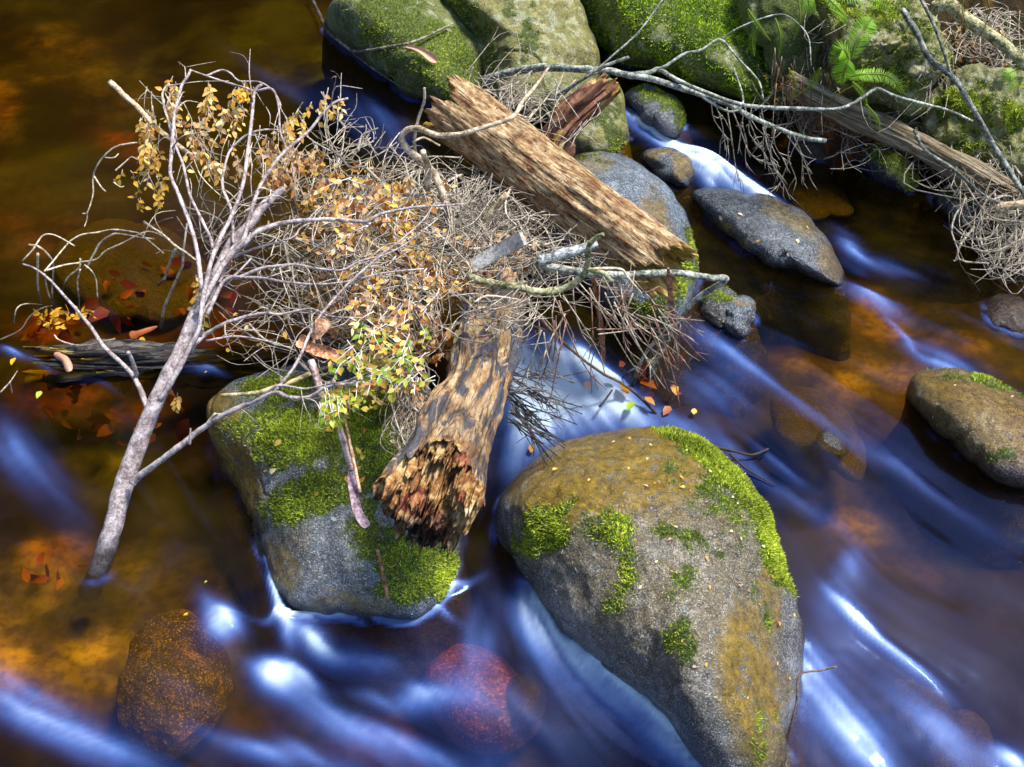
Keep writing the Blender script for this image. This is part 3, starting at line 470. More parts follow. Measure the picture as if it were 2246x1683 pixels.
def log(name, A, B, rA, rB, mat, label, jagA=.06, jagB=.06, hollowA=.1, hollowB=.1, seed=0, mid=None, ecc=1., cat='log', sides=150, nl=220, ridges=.012, key=None, wet=None, knots=(), rpow=1., split=None, flare=None, capB=None, capseed=0, lens=1., bulges=()):
    """a broken trunk from A to B; ends are cut along a ragged line, open at the core"""
    A, B = np.array(A, float), np.array(B, float); L = np.linalg.norm(B-A)
    ctrl = [A, B] if mid is None else [A, *mid, B]; X, _ = resample(np.array(ctrl), np.zeros(len(ctrl)), nl)
    s = np.linspace(0, 1, nl); th = np.arange(sides)*2*np.pi/sides
    ja = jagA*(.5+.9*fbm(np.stack([np.cos(th)*2.5, np.sin(th)*2.5, th*0+seed], 1), 5, seed+1, .7)); jb = jagB*(.5+.9*fbm(np.stack([np.cos(th)*2.5, np.sin(th)*2.5, th*0+seed+9], 1), 5, seed+2, .7))
    if split: jb = jb+split(th)
    S = s[:, None]*(1-(jb/L)[None])+(ja/L)[None]*(1-s[:, None]); S = np.clip(S, 0, 1)
    T = nrm(np.gradient(X, axis=0)); up = np.array([0, 0, 1.]); U = nrm(up-T*(T@up)[:, None]); Vv = np.cross(T, U)
    def along(Q): u = Q*(nl-1); i = np.clip(u.astype(int), 0, nl-2); f = (u-i)[..., None]; return [a[i]*(1-f)+a[i+1]*f for a in (X, U, Vv, T)]
    R = rA+(rB-rA)*S**rpow
    if flare: R = R*flare(S, th[None])
    gco = np.stack([np.cos(th)[None]*R/ .11*.11+0*S, np.sin(th)[None]*R+0*S, S*L], -1)
    gsc = np.stack([np.cos(th)[None]+0*S, np.sin(th)[None]+0*S, S*L*1.4], -1)
    rid = fbm(gsc*np.array([6, 6, 2.6]), 5, seed, .5)*ridges+fbm(gsc*np.array([1.6, 1.6, 6.]), 4, seed+4)*ridges*1.6
    C0, U0, V0, T0 = along(S); D = U0*np.cos(th)[None, :, None]+V0*np.sin(th)[None, :, None]*ecc
    for (ks, kt, kr, kh) in knots: rid = rid+kh*np.exp(-(((S-ks)*L)**2+((np.angle(np.exp(1j*(th[None]-kt))))*R)**2)/kr**2)
    P = C0+D*(R+rid)[..., None]; rows = [P]; G = [gco]; ins = [np.zeros(P.shape[:2])]
    def inner(endrow, Send, hollow, sign):
        out = []; k = 12
        for j in range(1, k+1):
            f = j/k; rr = 1-.28*min(1, f*2.2)-max(0, f-.5)*.2; q = np.clip(Send+sign*hollow/L*max(0, f-.25)*1.3, 0, 1)
            if j == k: rr = .02
            C1, U1, V1, T1 = along(q); D1 = U1*np.cos(th)[:, None]+V1*np.sin(th)[:, None]*ecc; nn = fbm(np.stack([np.cos(th)*6, np.sin(th)*6, q*L*4+j*.3], 1), 4, seed+60)
            Rq = np.interp(q, s, R.mean(1)); out.append((C1+D1*(Rq*rr*(1+.10*nn))[:, None]+T1*(nn*.01)[:, None], q, Rq*rr))
        return out
    if hollowB is not None:
        for (Pn, q, rr) in inner(P[-1], S[-1], hollowB, -1):
            rows.append(Pn[None]); G.append(np.stack([np.cos(th)*rr, np.sin(th)*rr, q*L], -1)[None]); ins.append(np.ones((1, sides)))
    if hollowA is not None:
        pre, gp, ip = [], [], []
        for (Pn, q, rr) in inner(P[0], S[0], hollowA, 1):
            pre.insert(0, Pn[None]); gp.insert(0, np.stack([np.cos(th)*rr, np.sin(th)*rr, q*L], -1)[None]); ip.insert(0, np.ones((1, sides)))
        rows = pre+rows; G = gp+G; ins = ip+ins
    P = np.concatenate(rows); G = np.concatenate(G); ins = np.concatenate(ins); V = P.reshape(-1, 3); nr = P.shape[0]
    wv = np.zeros(len(V)) if wet is None else wet(V)
    o = mk(name, V, [grid(nr, sides, True)], mat, attrs={'inside': ins.ravel(), 'wet': wv}, label=label, cat=cat)
    a = o.data.attributes.new('grain', 'FLOAT_VECTOR', 'POINT'); a.data.foreach_set('vector', G.reshape(-1, 3).astype(np.float32).ravel())
    du = np.roll(P, -1, 1)-np.roll(P, 1, 1); dv = np.gradient(P, axis=0); Nn = nrm(np.cross(du, dv)).reshape(-1, 3); ctr = P.mean(1, keepdims=True)
    Nn = Nn*np.where(((P-ctr).reshape(-1, 3)*Nn).sum(1, keepdims=True) > 0, 1, -1); SURF[key or label] = (V, Nn, *proj(V)); return o
def a3(px, py, z): return at(px, py, z)
WOOD1 = wood_mat('weathered_log_wood', (.035, .012, .012), (.33, .19, .08), (.78, .6, .35), (.26, .08, .02), crack=.5, gl=(17, 17, 5.5), holes=1)
WOOD2 = wood_mat('rotten_log_wood', (.04, .025, .025), (.34, .2, .09), (.68, .52, .3), (.38, .17, .06), gl=(12, 12, 4), patch=1.0, crack=.4, rough=.5)
GREYW = wood_mat('silver_grey_wood', (.035, .025, .015), (.2, .155, .09), (.46, .38, .26), (.2, .13, .05), gl=(26, 26, 1.1), crack=.7)
REDW = wood_mat('red_brown_wood', (.03, .012, .01), (.2, .09, .05), (.4, .2, .12), (.26, .09, .04), gl=(10, 10, 4), crack=.5)
BLACKW = wood_mat('wet_black_wood', (.008, .008, .01), (.03, .03, .034), (.12, .11, .1), (.06, .03, .015), gl=(16, 16, 1.5), crack=.6, rough=.3)
zA, zB = .42, .36
A = a3(980, 228, zA); B = a3(1486, 603, zB)
def splitB(th):      # the lower end is split: one long tongue on the far side, one shorter yellow slab on the near side
    g = np.angle(np.exp(1j*(th-math.radians(SPL)))); return .09*np.exp(-(g/.5)**2)
SPL = 100
log('long_log', A, B, pxr(138, A), pxr(138, B), WOOD1, 'long broken brown log with a jagged yellow upper end lying over the twig pile', jagA=.05, jagB=.035, hollowA=.08, hollowB=.26, seed=3, ridges=.0045, key='LOG1', split=splitB, ecc=1.)
# short rotten log pointing at the viewer
A2 = a3(1085, 640, .36); M2 = a3(1043, 850, .40); B2 = a3(928, 1142, .43)
def fl2(S, th): return 1+.12*ss(.8, 1., S)-.05*np.exp(-((S-.72)/.1)**2)
log('short_log', A2, B2, pxr(124, A2), pxr(226, B2), WOOD2, 'short thick rotten log with a crumbled broken end facing the viewer', mid=[M2], jagA=.05, jagB=.03, hollowA=.1, hollowB=None, seed=14, ridges=.007, rpow=2.1, split=lambda th: .05*(1+np.cos(th+.5)), key='LOG2', flare=fl2,
    wet=lambda V: ss(.45, .75, fbm(V*5, 4, 3)*.5+.5)*.8)
L2 = [o for o in bpy.data.objects if o.name.startswith('short_log')][0]
def broken_face(parent, key, Bc, T, R, mat, seed=5, n=(90, 220)):
    """crumbled end: fluted, pitted, deepest off centre"""
    V, _, _, _, _ = SURF[key]; ring = V[-150:]           # the last ring of the outer bark
    sides = 150; c = ring.mean(0); nr = n[0]; rows = []
    for j in range(nr):
        f = 1-j/(nr-1); Q = c+(ring-c)*f**.9; th = np.arange(sides)*2*np.pi/sides
        rid = np.abs(fbm(np.stack([np.cos(th)*5+f*1.2, np.sin(th)*5, f*2+th*0], 1), 5, seed, .62)); lump = fbm(Q*16, 5, seed+3, .62)
        depth = -.03*(1-f*f)+.04*np.exp(-((f-.45)/.25)**2)*np.clip(.35+1.3*fbm(np.stack([np.cos(th)*1.6, np.sin(th)*1.6, f*2.5+th*0], 1), 2, seed+8), 0, 1.2)
        w = min(1, (1-f)*9); rows.append(Q+T*((-depth+.10*(.3-rid)+.035*lump)*w)[:, None]+(Q-c)*(.05*lump*w)[:, None])
    P = np.array(rows); V = P.reshape(-1, 3); cav = fbm(V*16, 4, seed+3); 
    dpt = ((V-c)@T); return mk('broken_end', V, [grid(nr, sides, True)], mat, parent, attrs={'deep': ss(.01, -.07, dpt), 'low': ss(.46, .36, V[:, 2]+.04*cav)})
m = M('crumbled_wood'); p = m.pos(); n1 = m.noise(p, 34, 8, .72, .6); n2 = m.noise(p, 95, 6, .7); n3 = m.noise(p, 12, 4, .6)
c = m.ramp(n1, [(.36, (.035, .014, .01)), (.46, (.3, .12, .03)), (.55, (.62, .4, .15)), (.66, (.85, .68, .4))])
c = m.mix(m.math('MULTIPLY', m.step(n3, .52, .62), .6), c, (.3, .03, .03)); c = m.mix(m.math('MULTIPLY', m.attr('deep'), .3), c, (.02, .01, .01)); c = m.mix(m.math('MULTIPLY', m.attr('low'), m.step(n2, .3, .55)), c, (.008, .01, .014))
m.fin(c, .5, m.bump(n2, .8, .004, m.bump(n1, .9, .012)), .4)
T2 = nrm((B2-M2)[None])[0]; broken_face(L2, 'LOG2', B2, T2, pxr(188, B2), m.m)
# silver log along the far shore, dark wet log on the left, red brown stump
A = a3(1722, 178, .22); B = a3(2240, 445, .10)
log('fallen_log', A, B, pxr(50, A), pxr(56, B), GREYW, 'long grey fallen log lying along the mossy far shore', jagA=.05, jagB=.08, seed=33, ridges=.004, key='LOG3', mid=[a3(1858, 248, .19), a3(2020, 322, .15)], sides=90)
A = a3(1205, 335, .18); B = a3(1345, 178, .34)
log('stump', A, B, pxr(84, A), pxr(44, B), REDW, 'curved red brown stump leaning on the bank behind the long broken log', mid=[a3(1250, 265, .26)], jagA=.02, jagB=.05, hollowB=.03, seed=36, ridges=.012, key='STUMP', sides=80, nl=120, cat='stump')
A = a3(50, 790, -.005); B = a3(640, 800, -.16)
log('sunken_log', A, B, pxr(70, A), pxr(60, B), BLACKW, 'half sunken black wet log with a splintered end at the left edge', mid=[a3(210, 800, .012), a3(400, 800, -.03)], jagA=.16, jagB=.05, hollowA=.1, seed=38, ridges=.012, key='LOG4', sides=100)
# ------------------------------------------------------------------ branches
def bark_mat(name, a, b, c, rough=.7, wet=True, sc=1.):
    m = M(name); p = m.pos(); n1 = m.noise(p, 45*sc, 6, .7); n2 = m.noise(p, 190*sc, 4, .7); k = m.ramp(m.math('ADD', m.math('MULTIPLY', n1, .6), m.math('MULTIPLY', n2, .4)), [(.42, a), (.5, b), (.58, c)])
    k = m.mix(1., k, m.attr('col', 'Color'), 'MULTIPLY')
    if wet:
        g = m.n('NewGeometry'); z = m.n('SeparateXYZ'); m.set(z, 0, g.outputs['Position']); w = m.math('SUBTRACT', 1., m.step(m.math('ADD', z.outputs[2], m.math('MULTIPLY', n1, .03)), .05, .085)); k = m.mix(m.math('MULTIPLY', w, .85), k, (.02, .012, .012))
    return m.fin(k, rough, m.bump(n2, .6, .002, m.bump(n1, .6, .005)), .35)
PINKB = bark_mat('pinkish_grey_bark', (.16, .12, .12), (.36, .3, .3), (.58, .52, .52))
GREYB = bark_mat('lichened_grey_bark', (.045, .05, .04), (.2, .22, .18), (.55, .57, .5))
MOSSB = bark_mat('mossy_bark', (.05, .055, .02), (.22, .22, .1), (.5, .48, .32))
TWIGM = bark_mat('dry_twigs', (.22, .18, .14), (.50, .43, .34), (.82, .74, .60), sc=1.5)
TANB = bark_mat('tan_bark', (.16, .11, .07), (.42, .33, .22), (.68, .6, .46))
m = M('dead_leaves'); lc = m.attr('col', 'Color'); n_ = m.noise(m.pos(), 160, 3, .6); lc = m.mix(m.math('MULTIPLY', m.step(n_, .5, .7), .35), lc, m.mix(1., lc, (.45, .3, .2), 'MULTIPLY'))
m.fin(lc, .5, None, .4); tl = m.n('BsdfTranslucent'); m.set(tl, 0, lc); mx = m.n('MixShader'); mx.inputs[0].default_value = .3; m.t.links.new(m.b.outputs[0], mx.inputs[1]); m.t.links.new(tl.outputs[0], mx.inputs[2]); m.t.links.new(mx.outputs[0], m.out.inputs[0]); LEAFM = m.m
def leafset(P, D, Nn, L, Wd, fold=.25, curl=.25):
    """many leaf blades: base P, direction D, facing Nn -> vertices and faces"""
    D = nrm(D); S = nrm(np.cross(D, Nn)); Nn = np.cross(S, D); L = np.asarray(L)[:, None]; Wd = np.asarray(Wd)[:, None]
    u = [.0, .3, .66, 1.]; w = [0, .5, .38, 0]; o = []
    for a, b in zip(u, w):
        c = P+D*L*a-Nn*(curl*L*a*a)
        if b: o += [c-S*Wd*b+Nn*fold*Wd*b, c, c+S*Wd*b+Nn*fold*Wd*b]
        else: o += [c]
    V = np.stack(o, 1); n = len(P); b0 = np.arange(n)[:, None]*8
    T = np.array([[0, 2, 1], [0, 3, 2], [4, 5, 7], [5, 6, 7]]); Q = np.array([[1, 2, 5, 4], [2, 3, 6, 5]])
    return V.reshape(-1, 3), (b0[..., None]+Q[None]).reshape(-1, 4), (b0[..., None]+T[None]).reshape(-1, 3)
YEL = [(.85, .52, .09), (.9, .6, .14), (.72, .38, .05), (.88, .68, .32), (.55, .25, .04)]
BRN = [(.45, .2, .06), (.62, .34, .12), (.3, .11, .03), (.7, .46, .22), (.2, .07, .02), (.55, .42, .28)]
GRN = [(.35, .42, .03), (.5, .52, .08), (.22, .36, .03), (.66, .55, .1), (.7, .42, .08)]
ORG = [(.85, .48, .03), (.9, .55, .06), (.8, .4, .03)]
RUST = [(.5, .12, .02), (.3, .05, .01), (.55, .2, .03), (.2, .04, .01)]
PAL = dict(r=RUST, y=YEL, b=BRN, g=GRN, o=ORG, m=YEL+BRN)
def pick(pal, n, g=rng): c = np.array(PAL[pal]); k = c[g.integers(0, len(c), n)]; return np.clip(k*g.uniform(.75, 1.2, (n, 1)), 0, 1)
def leaves_into(bag, P, D, Nn, L, Wd, col, **k):
    V, Q, T = leafset(P, D, Nn, L, Wd, **k); bag.add(V, Q, T, np.repeat(col, 8, 0))
def sprig(tw, lf, px, py, z, dx, dy, dz, nl, pal, w=3, leaf=(13, 22), g=rng, spread=.8):
    """a hanging spray: thin stem with leaves set alternately"""
    P, R = stick(w, w*.5, [(px, py, z), (px+dx*.5+g.normal(0, 4), py+dy*.45, z+dz*.35), (px+dx, py+dy, z+dz)], 9); tw.tube(P, R, 4, col=g.uniform(.55, 1., 1))
    if not nl: return
    u = np.linspace(.3, 1, nl); i = (u*8).astype(int); Q = P[i]; T = nrm(np.gradient(P, axis=0))[i]
    side = np.where(np.arange(nl) % 2, 1, -1)[:, None]*nrm(np.cross(T, -FWD[None])); D = nrm(T+side*spread+g.normal(0, .3, (nl, 3)))
    N0 = nrm(-FWD[None]+g.normal(0, .55, (nl, 3))+np.array([0, 0, .3])); L = 2*pxr(g.uniform(*leaf, nl), Q)
    leaves_into(lf, Q, D, N0, L, L*g.uniform(.46, .68, nl), pick(pal, nl, g), curl=.1)
# the big fallen branch at the left: trunk, limbs, twigs, leaves
FB = empty('fallen_branch', at(208, 1281, 0), 'big forked fallen branch with pinkish grey bark standing in the pool at the left', 'branch')
zs = lambda k, x, y, l=.012: float(hit(k, x, y)[0][2])+l
def limb(parent, name, w0, w1, pts, mat, sides=10, knob=.1, col=None, n=None, **k):
    P, R = stick(w0, w1, pts, n, sides); V, Q, T = tube(P, R, sides, knob=knob, seed=len(bpy.data.objects))
    return mk(name, V, [Q, T], mat, parent, col=np.ones((len(V), 3)) if col is None else np.tile(col, (len(V), 1)), **k), P, R
limb(FB, 'trunk', 48, 15, [(196, 1300, -.10), (212, 1262, -.02), (244, 1168, .06), (274, 1056, .13), (315, 944, .20), (350, 863, .25), (391, 782, .30), (426, 701, .34), (457, 640, .37), (487, 579, .40), (513, 528, .42), (545, 497, .44), (572, 458, .46), (602, 430, .47), (624, 414, .48)], PINKB, 16, .12, n=150)
LB = [
 (17, 9, [(349, 880, .27), (384, 824, .31), (416, 763, .35), (434, 727, .37), (440, 697, .39), (449, 635, .42), (470, 552, .46), (507, 476, .49), (532, 408, .52), (543, 335, .55), (552, 263, .57), (559, 201, .59), (575, 185, .60)]),
 (14, 8, [(441, 640, .40), (441, 617, .42), (431, 545, .45), (416, 491, .47), (391, 426, .50), (374, 382, .52), (376, 335, .54), (380, 281, .56), (384, 245, .57), (398, 190, .59), (411, 169, .60), (418, 154, .60)]),
 (10, 6, [(466, 545, .44), (461, 521, .45), (434, 465, .47), (416, 426, .49), (402, 364, .51), (384, 317, .53), (365, 252, .55), (356, 212, .56), (365, 190, .57), (387, 187, .57)]),
 (10, 5, [(512, 535, .43), (507, 462, .46), (488, 408, .48), (496, 353, .5), (510, 324, .51), (543, 295, .53), (579, 285, .53), (615, 285, .53)]),
 (14, 7, [(490, 585, .41), (510, 545, .43), (535, 523, .44), (546, 480, .46), (561, 433, .49), (575, 400, .5), (615, 342, .53), (648, 313, .54), (680, 285, .55), (709, 248, .57), (734, 225, .58), (763, 216, .58)]),
 (19, 6, [(430, 690, .36), (459, 635, .39), (499, 567, .42), (532, 538, .44), (564, 509, .46), (615, 491, .47), (681, 483, .48), (738, 482, .48), (800, 486, .48), (831, 471, .49), (870, 462, .49), (914, 454, .5), (955, 452, .5), (1017, 448, .5)]),
 (12, 4, [(455, 690, .36), (490, 618, .39), (527, 608, .4), (570, 590, .42), (615, 583, .43), (652, 581, .44), (687, 588, .45), (720, 592, .46), (753, 592, .47), (790, 573, .48), (849, 557, .49), (900, 528, .5), (960, 480, .5)]),
 (10, 5, [(480, 620, .39), (492, 607, .39), (535, 609, .41), (576, 610, .42), (613, 617, .43), (667, 623, .44), (708, 624, .45), (749, 620, .46), (786, 612, .46), (849, 598, .47), (930, 590, .47)]),
 (22, 8, [(290, 1062, .15), (300, 1049, .16), (344, 1016, .2), (398, 976, .24), (434, 947, .26), (488, 911, .3), (554, 882, .33), (602, 862, .36), (637, 872, .37), (680, 870, .38), (720, 848, .4), (800, 838, .41)]),
 (10, 5, [(602, 859, .36), (637, 817, .38), (662, 774, .4), (677, 737, .41), (705, 690, .43), (753, 634, .46), (800, 590, .48), (847, 551, .49), (889, 519, .5), (928, 483, .51), (945, 460, .51)]),
 (9, 4, [(554, 882, .33), (593, 853, .36), (622, 846, .37), (669, 853, .38), (724, 842, .4), (796, 832, .41), (860, 800, .42)]),
 (15, 5, [(416, 775, .33), (427, 756, .34), (452, 734, .35), (488, 712, .37), (535, 696, .38), (586, 687, .4), (615, 690, .4), (680, 678, .42), (724, 694, .43), (796, 698, .44)]),
 (17, 5, [(325, 900, .23), (304, 846, .24), (286, 817, .24), (253, 785, .24), (224, 756, .24), (203, 723, .24), (174, 687, .23), (145, 654, .22), (109, 614, .2), (76, 589, .19), (49, 579, .19)]),
 (15, 12, [(299, 822, .25), (291, 795, .29), (281, 772, .32)]),
 (8, 4, [(560, 202, .59), (552, 198, .59), (517, 187, .58), (481, 176, .58), (449, 165, .59), (418, 154, .6)]),
 (6, 4, [(452, 167, .59), (485, 154, .59), (506, 161, .59), (525, 178, .59), (568, 180, .6), (597, 198, .59), (615, 227, .58), (611, 245, .57)]),
 (7, 6, [(560, 200, .59), (597, 196, .6), (611, 235, .58), (615, 290, .56), (632, 335, .53)]),
 (8, 5, [(495, 625, .38), (530, 590, .4), (552, 566, .41)]),
 (9, 3, [(484, 575, .41), (560, 545, .42), (640, 522, .43), (660, 500, .43), (700, 480, .43)]),
 (7, 3, [(452, 748, .35), (520, 738, .36), (600, 752, .37), (650, 770, .38)]),
 (9, 7, [(440, 738, .36), (445, 722, .38)]), (9, 6, [(416, 975, .25), (418, 940, .28)]),
]
TW = Bag(); LF = Bag(); node = []
for i, (w0, w1, pts) in enumerate(LB):
    _, P, R = limb(FB, 'limb', w0*.76, w1*.72, pts, PINKB, 8, .2); node.append((P, R))
TWL = [(5, 3, [(176, 567, .14), (174, 587, .12), (152, 606, .08), (141, 624, .04), (137, 645, -.02)]), (4, 3, [(171, 576, .13), (211, 569, .15), (232, 550, .17), (267, 534, .19), (308, 513, .21), (328, 508, .21), (359, 519, .23), (390, 542, .25), (410, 554, .27)]),
 (6, 3, [(190, 590, .08), (197, 575, .1), (211, 548, .13), (221, 532, .15), (246, 515, .18), (267, 514, .19), (308, 521, .2), (338, 524, .2)]), (4, 3, [(98, 595, .2), (115, 575, .19), (139, 546, .19), (156, 528, .2), (180, 515, .21), (215, 510, .22), (246, 504, .23), (287, 508, .23), (308, 514, .23), (336, 536, .22), (359, 556, .22)]),
 (4, 3, [(49, 573, .18), (72, 548, .2), (90, 521, .21), (105, 514, .22), (127, 519, .21), (164, 540, .2)]), (5, 3, [(64, 537, .24), (86, 542, .24), (109, 563, .2), (117, 583, .16), (115, 624, .1), (115, 645, .06), (119, 675, .0)]),
 (5, 4, [(103, 593, .2), (144, 581, .17), (176, 577, .14)]), (6, 4, [(83, 556, .17), (83, 604, .1), (84, 634, .05), (91, 672, -.01)]), (4, 3, [(176, 591, .12), (170, 620, .08), (174, 665, .02), (172, 690, -.01)]), (4, 3, [(185, 581, .13), (201, 595, .12), (211, 616, .09), (214, 655, .05)]),
 (4, 3, [(98, 601, .19), (103, 634, .1), (115, 670, 0)]), (3, 3, [(92, 669, .01), (57, 667, .05), (37, 677, .06), (31, 706, .03), (33, 712, .02)]), (4, 3, [(-10, 750, .01), (43, 725, .02), (64, 696, .03), (90, 677, .02), (115, 671, .01)]),
 (4, 3, [(119, 735, .08), (131, 747, .08), (164, 757, .1), (195, 757, .14), (221, 751, .2), (252, 743, .22)]), (7, 5, [(353, 723, .0), (359, 681, .08), (373, 645, .15), (390, 608, .22), (400, 583, .26), (402, 552, .3), (406, 522, .33), (410, 491, .36)]),
 (8, 6, [(386, 546, .2), (375, 569, .16), (367, 593, .1), (359, 614, .05), (347, 624, 0)]), (6, 4, [(316, 487, .26), (336, 501, .27), (355, 513, .28), (386, 540, .3), (410, 556, .31), (428, 570, .33)]), (4, 3, [(300, 313, .48), (257, 321, .46), (232, 339, .44), (213, 364, .41), (204, 389, .38), (204, 426, .35), (192, 465, .32), (181, 469, .31)]),
 (4, 3, [(206, 386, .38), (220, 408, .37), (232, 421, .36)]), (3, 3, [(230, 346, .43), (250, 346, .43), (260, 338, .43)]), (3, 2, [(192, 465, .32), (190, 484, .3), (185, 498, .29)]), (4, 2, [(253, 375, .4), (272, 358, .41), (288, 345, .42), (300, 350, .44)]), (3, 2, [(249, 400, .4), (263, 410, .4), (272, 409, .4)]),
 (4, 2, [(0, 862, .08), (22, 838, .1), (38, 814, .12)]), (3, 2, [(22, 838, .1), (27, 862, .06)]), (3, 2, [(425, 350, .5), (445, 392, .47), (500, 440, .46), (560, 455, .46)])]
for w0, w1, pts in TWL: P, R = stick(w0, w1, pts); TW.tube(P, R, 5, col=(1.15, 1.12, 1.05), knob=.25); node.append((P, R))
# twigs growing from limbs
def sub(P, R, bag, g, n, ln=(.04, .13), droop=.5, lv=1):
    i = g.integers(int(len(P)*.3), len(P), n)
    for k in i:
        k = min(k, len(P)-2); t = nrm((P[k+1]-P[k])[None])[0]; d = nrm((t*g.uniform(.2, 1)+g.normal(0, .6, 3)*np.array([1, .8, .6]))[None])[0]; L = g.uniform(*ln)*(1 if lv else .6)
        c1 = P[k]+d*L*.5+g.normal(0, .006, 3); c2 = P[k]+d*L+np.array([0, 0, -droop*L*g.uniform(0, 1)])+g.normal(0, .008, 3)
        if c2[2] < .01: continue
        r0 = min(R[k]*.5, .0022); X, Q = resample([P[k], c1, c2], [r0, r0*.8, r0*.5], 7); bag.tube(X, Q, 4, col=g.uniform(.55, 1.05, 1))
        if lv: sub(X, Q, bag, g, g.integers(0, 3), ln, droop, 0)
g = np.random.default_rng(5)
for j, (P, R) in enumerate(node[:12]): sub(P, R, TW, g, [7, 7, 5, 4, 7, 10, 9, 7, 8, 8, 6, 8][j])
clus = [(325, 290, 14, 34, 14, 'y'), (322, 345, 14, 40, 16, 'y'), (376, 215, 16, 40, 12, 'y'), (450, 195, 8, 20, 4, 'y'), (500, 250, 26, 26, 11, 'y'), (528, 205, 16, 12, 7, 'o'), (455, 240, 10, 26, 6, 'y'), (460, 350, 34, 30, 14, 'y'), (425, 300, 26, 40, 10, 'm'), (640, 350, 50, 34, 36, 'm'),
 (628, 285, 14, 30, 8, 'y'), (352, 420, 8, 22, 6, 'o'), (272, 388, 14, 4, 2, 'o'), (706, 235, 30, 20, 7, 'y'), (655, 262, 12, 18, 6, 'y'), (306, 440, 8, 14, 3, 'o'), (590, 330, 26, 26, 9, 'm'), (560, 380, 40, 40, 8, 'b'), (440, 700, 8, 20, 3, 'g'), (435, 640, 12, 30, 7, 'y'), (385, 880, 10, 10, 2, 'y'), (690, 400, 50, 40, 14, 'm'), (620, 400, 30, 20, 8, 'b')]
for (cx, cy, rx, ry, n, pal) in clus:
    for _ in range(n): sprig(TW, LF, cx+g.normal(0, rx*.6), cy+g.normal(0, ry*.6)-14, .53-.0006*(cy-200)+g.normal(0, .02), g.normal(0, 7), g.uniform(18, 44), -.02, int(g.integers(3, 7)), pal, 2.2, leaf=(10, 20), g=g)
for _ in range(70):          # bare hanging twiglets under the arch
    x = g.uniform(310, 720); y = g.uniform(190, 400); sprig(TW, LF, x, y, .55-.0006*(y-200)+g.normal(0, .03), g.normal(0, 26), g.uniform(20, 80), -.03, 0, 'y', 2.6, g=g)
TW.build('twigs', TWIGM, FB); LF.build('leaves', LEAFM, FB)
# other single branches, each a thing
def branch(label, w0, w1, pts, mat, subs=(), name='branch', cat='branch', sides=10, knob=.16, col=(1, 1, 1)):
    P0 = at(*pts[0][:2], pts[0][2]); E = empty(name, P0, label, cat); o, P, R = limb(E, 'limb', w0, w1, pts, mat, sides, knob*1.4, col=col); res = [(P, R)]
    for s in subs: _, P, R = limb(E, 'side_limb', *s, mat, max(6, sides-3), knob, col=col); res.append((P, R))
    return E, res
branch('pale stick with a broken tip sticking out above the leafy arch at the left', 13, 10, [(242, 181, .52), (275, 212, .51), (311, 245, .5), (340, 277, .48), (400, 326, .44), (436, 352, .42)], TANB, name='stick', cat='stick', col=(1.2, 1.1, 1.0))
branch('twisted tan branch curling over the jagged upper end of the long log', 19, 6, [(985, 470, .42), (971, 427, .45), (953, 383, .48), (921, 351, .52), (895, 329, .54), (881, 304, .56), (892, 286, .58), (917, 282, .59), (960, 297, .60), (1015, 293, .61), (1062, 279, .62), (1109, 264, .63), (1131, 250, .63), (1145, 224, .62), (1170, 195, .6), (1188, 170, .58), (1203, 148, .57)], TANB,
 [(16, 14, [(937, 415, .46), (940, 372, .51), (933, 347, .55), (927, 333, .57)]), (8, 6, [(912, 345, .5), (909, 307, .56), (917, 262, .6), (930, 224, .64), (931, 193, .67)]), (6, 4, [(905, 312, .56), (930, 303, .55), (965, 320, .54)]), (6, 4, [(1131, 250, .63), (1158, 258, .6), (1175, 240, .58)])])
HB, hr = branch('long bare grey branch reaching from behind the long log across the upper stream', 20, 9, [(1060, 176, .2), (1116, 160, .24), (1170, 150, .28), (1207, 148, .3), (1279, 152, .32), (1337, 156, .33), (1377, 165, .33), (1424, 172, .33), (1500, 195, .32), (1591, 226, .3), (1649, 257, .28), (1717, 286, .25), (1772, 304, .23), (1811, 309, .22)], GREYB,
 [(11, 6, [(1377, 165, .33), (1424, 159, .34), (1446, 152, .34), (1482, 174, .34), (1555, 206, .34), (1627, 230, .34), (1699, 237, .34), (1772, 239, .35), (1826, 241, .36), (1862, 232, .37), (1898, 210, .39), (1924, 195, .4), (1960, 210, .4), (2025, 228, .39), (2079, 242, .37), (2133, 266, .34)]),
  (8, 4, [(1440, 152, .34), (1460, 145, .35), (1500, 119, .37), (1540, 109, .38), (1580, 87, .4), (1620, 130, .38), (1663, 177, .36), (1674, 217, .34)]), (4, 3, [(1580, 87, .4), (1627, 58, .43), (1699, 33, .45), (1735, 40, .45), (1772, 80, .42), (1779, 145, .38)]),
  (7, 3, [(1188, 232, .25), (1243, 195, .32), (1301, 159, .38), (1351, 116, .42), (1402, 69, .46), (1453, 0, .52), (1475, -30, .54)]), (10, 7, [(1288, 162, .34), (1337, 141, .37), (1380, 125, .39)]), (9, 5, [(1150, 245, .2), (1215, 218, .25), (1270, 180, .3), (1310, 158, .33)]), (6, 4, [(1540, 213, .33), (1600, 245, .31), (1630, 222, .32), (1610, 150, .36)])])
branch('gnarled mossy branch lying across the top of the short rotten log', 20, 10, [(1030, 606, .48), (1050, 616, .49), (1091, 624, .5), (1140, 632, .5), (1186, 640, .49), (1226, 635, .49), (1262, 621, .5), (1281, 599, .52), (1290, 580, .54), (1289, 561, .56), (1292, 540, .58), (1308, 521, .6), (1324, 515, .61)], MOSSB, [(12, 10, [(1286, 590, .53), (1321, 599, .53), (1335, 610, .52), (1344, 618, .51)])], sides=14, knob=.22)
